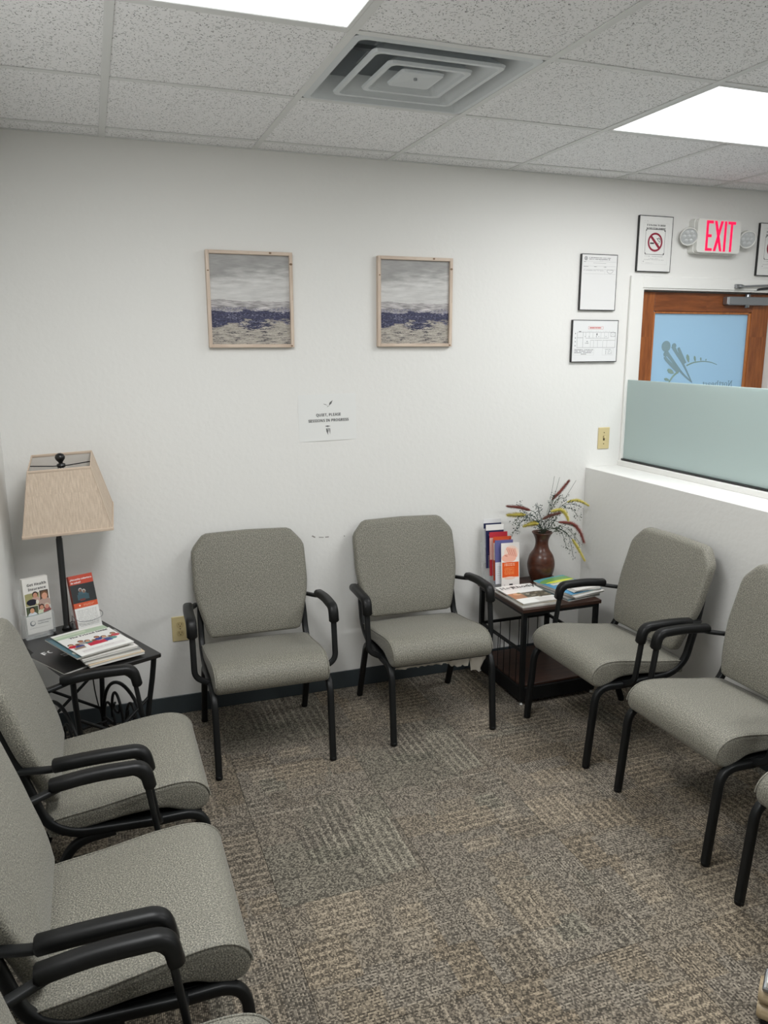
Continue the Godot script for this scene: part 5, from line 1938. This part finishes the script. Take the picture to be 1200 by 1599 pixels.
func build_vase(at: Vector3) -> void:
	var n := noise(0.03, 4, 71)
	var im := im_new(256, 256, Color.BLACK)
	for y in 256:
		for x in 256:
			var v := 0.5 + 0.8 * n.get_noise_2d(x * 1.0, y * 1.6)
			im.set_pixel(x, y, Color(0.33, 0.185, 0.125).lerp(Color(0.22, 0.115, 0.08), clampf(v, 0, 1)))
	var m := mat(Color.WHITE, 0.28)
	m.albedo_texture = tex(im)
	tri_map(m, 4.0)
	var st := st_new()
	var prof := smooth([Vector2(0.046, 0.0), Vector2(0.052, 0.010), Vector2(0.066, 0.050), Vector2(0.071, 0.092), Vector2(0.062, 0.135), Vector2(0.042, 0.168), Vector2(0.034, 0.195), Vector2(0.035, 0.222), Vector2(0.046, 0.248), Vector2(0.053, 0.258)], 5)
	prof.push_front(Vector2(0.0, 0.0))
	prof.append_array([Vector2(0.053, 0.262), Vector2(0.049, 0.262), Vector2(0.042, 0.250), Vector2(0.030, 0.222), Vector2(0.029, 0.195), Vector2(0.028, 0.16), Vector2(0.0, 0.155)])
	lathe(st, prof, Vector3.ZERO, 36)
	var v := put("vase", fin(st), m, null, at)
	tag(v, "glossy brown pear-shaped vase with a flared rim on the side table", "vase")
	# stems: crop pixels of the photograph, on planes just in front of the wall
	var P := func(x: float, y: float, z: float) -> Vector3: return at_z(740.0 + x / 5.714, 740.0 + y / 5.714, z)
	var burg := mat(Color(0.52, 0.28, 0.25), 0.9)
	var dun := mat(Color(0.42, 0.27, 0.23), 0.9)
	var yel := mat(Color(0.80, 0.75, 0.38), 0.9)
	var stem := mat(Color(0.20, 0.25, 0.19), 0.8)
	var neck := at + Vector3(0, 0.20, 0)
	var rim := at + Vector3(0, 0.262, 0)
	var plumes := [
		["burgundy grass plume standing up tallest from the vase", burg, [[700, 230], [770, 160], [845, 70]], 0.07, 0.0095],
		["burgundy grass plume reaching over the leaflet stand", burg, [[505, 325], [410, 300], [305, 290]], 0.10, 0.0085],
		["dull brown grass plume over the vase mouth", dun, [[615, 405], [690, 370], [765, 352]], 0.19, 0.0080],
		["burgundy grass plume drooping in a hook towards the half wall", burg, [[760, 430], [880, 445], [945, 510], [982, 602]], 0.15, 0.0105],
		["yellow grass plume arching highest beside the upright burgundy one", yel, [[835, 252], [900, 236], [960, 246], [1022, 280]], 0.10, 0.0075],
		["yellow grass plume bent down across the arrangement's centre", yel, [[690, 335], [770, 320], [815, 350], [842, 402]], 0.19, 0.0095],
		["yellow grass plume below the leaflet-side burgundy one", yel, [[462, 365], [390, 365], [315, 368]], 0.14, 0.0105],
		["short yellow grass plume close to the vase rim", yel, [[578, 445], [530, 445], [462, 462]], 0.21, 0.0095],
		["yellow grass plume hanging lowest towards the half wall", yel, [[880, 580], [930, 660], [988, 768]], 0.16, 0.0075],
	]
	var gname := "artificial grass stems in the vase"
	var k := 0
	for pl in plumes:
		var pts := []
		for q in pl[2]:
			pts.append(P.call(q[0], q[1], pl[3]))
		var o := thing("grass_plume", pl[0], "artificial plant", at, 0.0, gname)
		var axis := smooth(pts.map(func(p): return p - at), 8)
		var off := Vector3(0.008 * cos(k * 2.4), 0, 0.008 * sin(k * 2.4))
		var first: Vector3 = axis[0]
		var mid := (rim - at + off * 2.2).lerp(first, 0.5) + Vector3(0, 0.035 if first.y < 0.40 else 0.015, 0)
		put("stem", tube(smooth([neck - at + off - Vector3(0, 0.03, 0), rim - at + off * 2.2, mid, first, axis[axis.size() / 2]], 6), 0.0016, 5), stem, o)
		put("plume", plume(axis, pl[4] * 1.35, 900 + k), pl[1], o)
		k += 1
	# leafy sprays and bare wires
	var sprays := [
		[[600, 470], [540, 380], [440, 330], [415, 265]], [[590, 480], [500, 420], [420, 430], [335, 560]], [[590, 480], [520, 400], [450, 395], [380, 520]],
		[[690, 470], [700, 330], [740, 230], [830, 210]], [[690, 460], [790, 300], [870, 270], [950, 290]], [[690, 470], [780, 330], [870, 310], [930, 380]],
		[[700, 490], [790, 500], [850, 560], [890, 740]], [[700, 490], [800, 470], [880, 530], [950, 620]], [[640, 480], [590, 370], [580, 320], [575, 290]],
		[[690, 480], [740, 500], [790, 530], [830, 660]], [[660, 480], [690, 360], [700, 260], [720, 190]], [[600, 490], [500, 400], [430, 370], [350, 440]],
	]
	var leafm := [mat(Color(0.17, 0.24, 0.22), 0.8), mat(Color(0.24, 0.28, 0.20), 0.8)]
	for i in sprays.size():
		var z: float = 0.055 + 0.012 * float((i * 5) % 12)
		var pts := [neck - at - Vector3(0, 0.02, 0), rim - at + Vector3(0.010 * cos(i * 1.9), 0, 0.010 * sin(i * 1.9))]
		for q in sprays[i]:
			pts.append(P.call(q[0], q[1], z) - at)
		var o := thing("leaf_spray", "dark green twiggy spray with tiny leaves among the plumes in the vase", "artificial plant", at, 0.0, gname)
		var ax := smooth(pts, 7)
		put("stem", tube(ax, 0.0011, 4), stem, o)
		put("leaves", leaflets(ax.slice(14), 60 + i), leafm[i % 2], o)
	for q in [[722, 20], [768, 30], [915, 58], [565, 255]]:
		var o := thing("bare_wire", "thin bare wire stem sticking up out of the vase", "artificial plant", at, 0.0, gname)
		var e: Vector3 = P.call(q[0], q[1], 0.06) - at
		put("stem", tube(smooth([neck - at, rim - at + Vector3(0.004 * (q[0] - 740.0) / 100.0, 0, -0.006), (rim - at).lerp(e, 0.5) + Vector3(0.006, 0.0, 0), e], 5), 0.0008, 4), stem, o)

func plume(axis: Array, r: float, sd: int) -> ArrayMesh:
	var g := RandomNumberGenerator.new()
	g.seed = sd
	var st := st_new()
	var n := axis.size()
	var sc := []
	for i in n:
		var u := float(i) / (n - 1)
		sc.append(max(0.08, 0.5 * pow(sin(PI * clampf(u * 0.86 + 0.12, 0, 1)), 0.6)))
	sweep(st, axis, circ(r, 8), Vector3.UP, sc)
	for i in 1500:
		var u := g.randf()
		var f := u * (n - 1)
		var a: int = min(int(f), n - 2)
		var p: Vector3 = axis[a].lerp(axis[a + 1], f - a)
		var t: Vector3 = (axis[a + 1] - axis[a]).normalized()
		var d := Vector3(g.randfn(), g.randfn(), g.randfn())
		d = (d - t * d.dot(t)).normalized()
		var rr: float = r * g.randf_range(0.7, 1.15) * (0.45 + 0.85 * pow(sin(PI * clampf(u * 0.86 + 0.12, 0, 1)), 0.6))
		var tip := p + d * rr + t * r * g.randf_range(0.6, 1.6)
		var s := t.cross(d) * 0.0006
		tri(st, p - s, p + s, tip, d + t)
	return fin(st)

func leaflets(axis: Array, sd: int) -> ArrayMesh:
	var g := RandomNumberGenerator.new()
	g.seed = sd
	var st := st_new()
	var n := axis.size()
	for i in 85:
		var f := g.randf() * (n - 1.01)
		var a := int(f)
		var p: Vector3 = axis[a].lerp(axis[a + 1], f - a)
		var t: Vector3 = (axis[a + 1] - axis[a]).normalized()
		var d := (Vector3(g.randfn(), g.randfn(), g.randfn() * 0.6) + t * 0.8).normalized()
		var twig := p + d * g.randf_range(0.006, 0.024)
		if twig.z + 0.115 < 0.006:
			continue
		var s := d.cross(Vector3(g.randfn(), g.randfn(), g.randfn())).normalized()
		tri(st, p, p + s * 0.0007, twig, Vector3.BACK)
		var l := g.randf_range(0.005, 0.011)
		tri(st, twig, twig + d * l * 0.5 + s * l * 0.35, twig + d * l, Vector3.BACK)
		tri(st, twig, twig + d * l, twig + d * l * 0.5 - s * l * 0.35, Vector3.BACK)
	return fin(st)

func build_rack() -> void:
	# end of a low rack at the edge of the view: two rounded pale rails, a metal tray and a white sheet
	var p := at_y(1192, 1592, 0.0)
	var t := thing("low_rack", "low rack with two rounded pale wooden rails under a metal tray and white sheet", "rack", Vector3(p.x + 0.005, 0, p.z - 0.01), -0.9)
	for k in 2:
		var st := st_new()
		sweep(st, [Vector3(-0.012, 0.034 + k * 0.047, 0), Vector3(-0.004, 0.034 + k * 0.047, 0), Vector3(0.26, 0.034 + k * 0.047, 0)], rrect(0.075, 0.044, 0.020, 4), Vector3.UP, [0.86, 1.0, 1.0])
		obj("rail", st, M.pale, t)
	var s2 := st_new()
	span(s2, Vector3(0.0, 0.0, -0.03), Vector3(0.25, 0.012, 0.03), 0.002)
	obj("plinth", s2, M.black, t)
	s2 = st_new()
	span(s2, Vector3(-0.004, 0.103, -0.038), Vector3(0.26, 0.116, 0.038), 0.003)
	obj("tray", s2, M.steel, t)
	s2 = st_new()
	span(s2, Vector3(0.004, 0.116, -0.036), Vector3(0.25, 0.134, 0.036), 0.002)
	obj("sheet_pile", s2, M.paper, t)
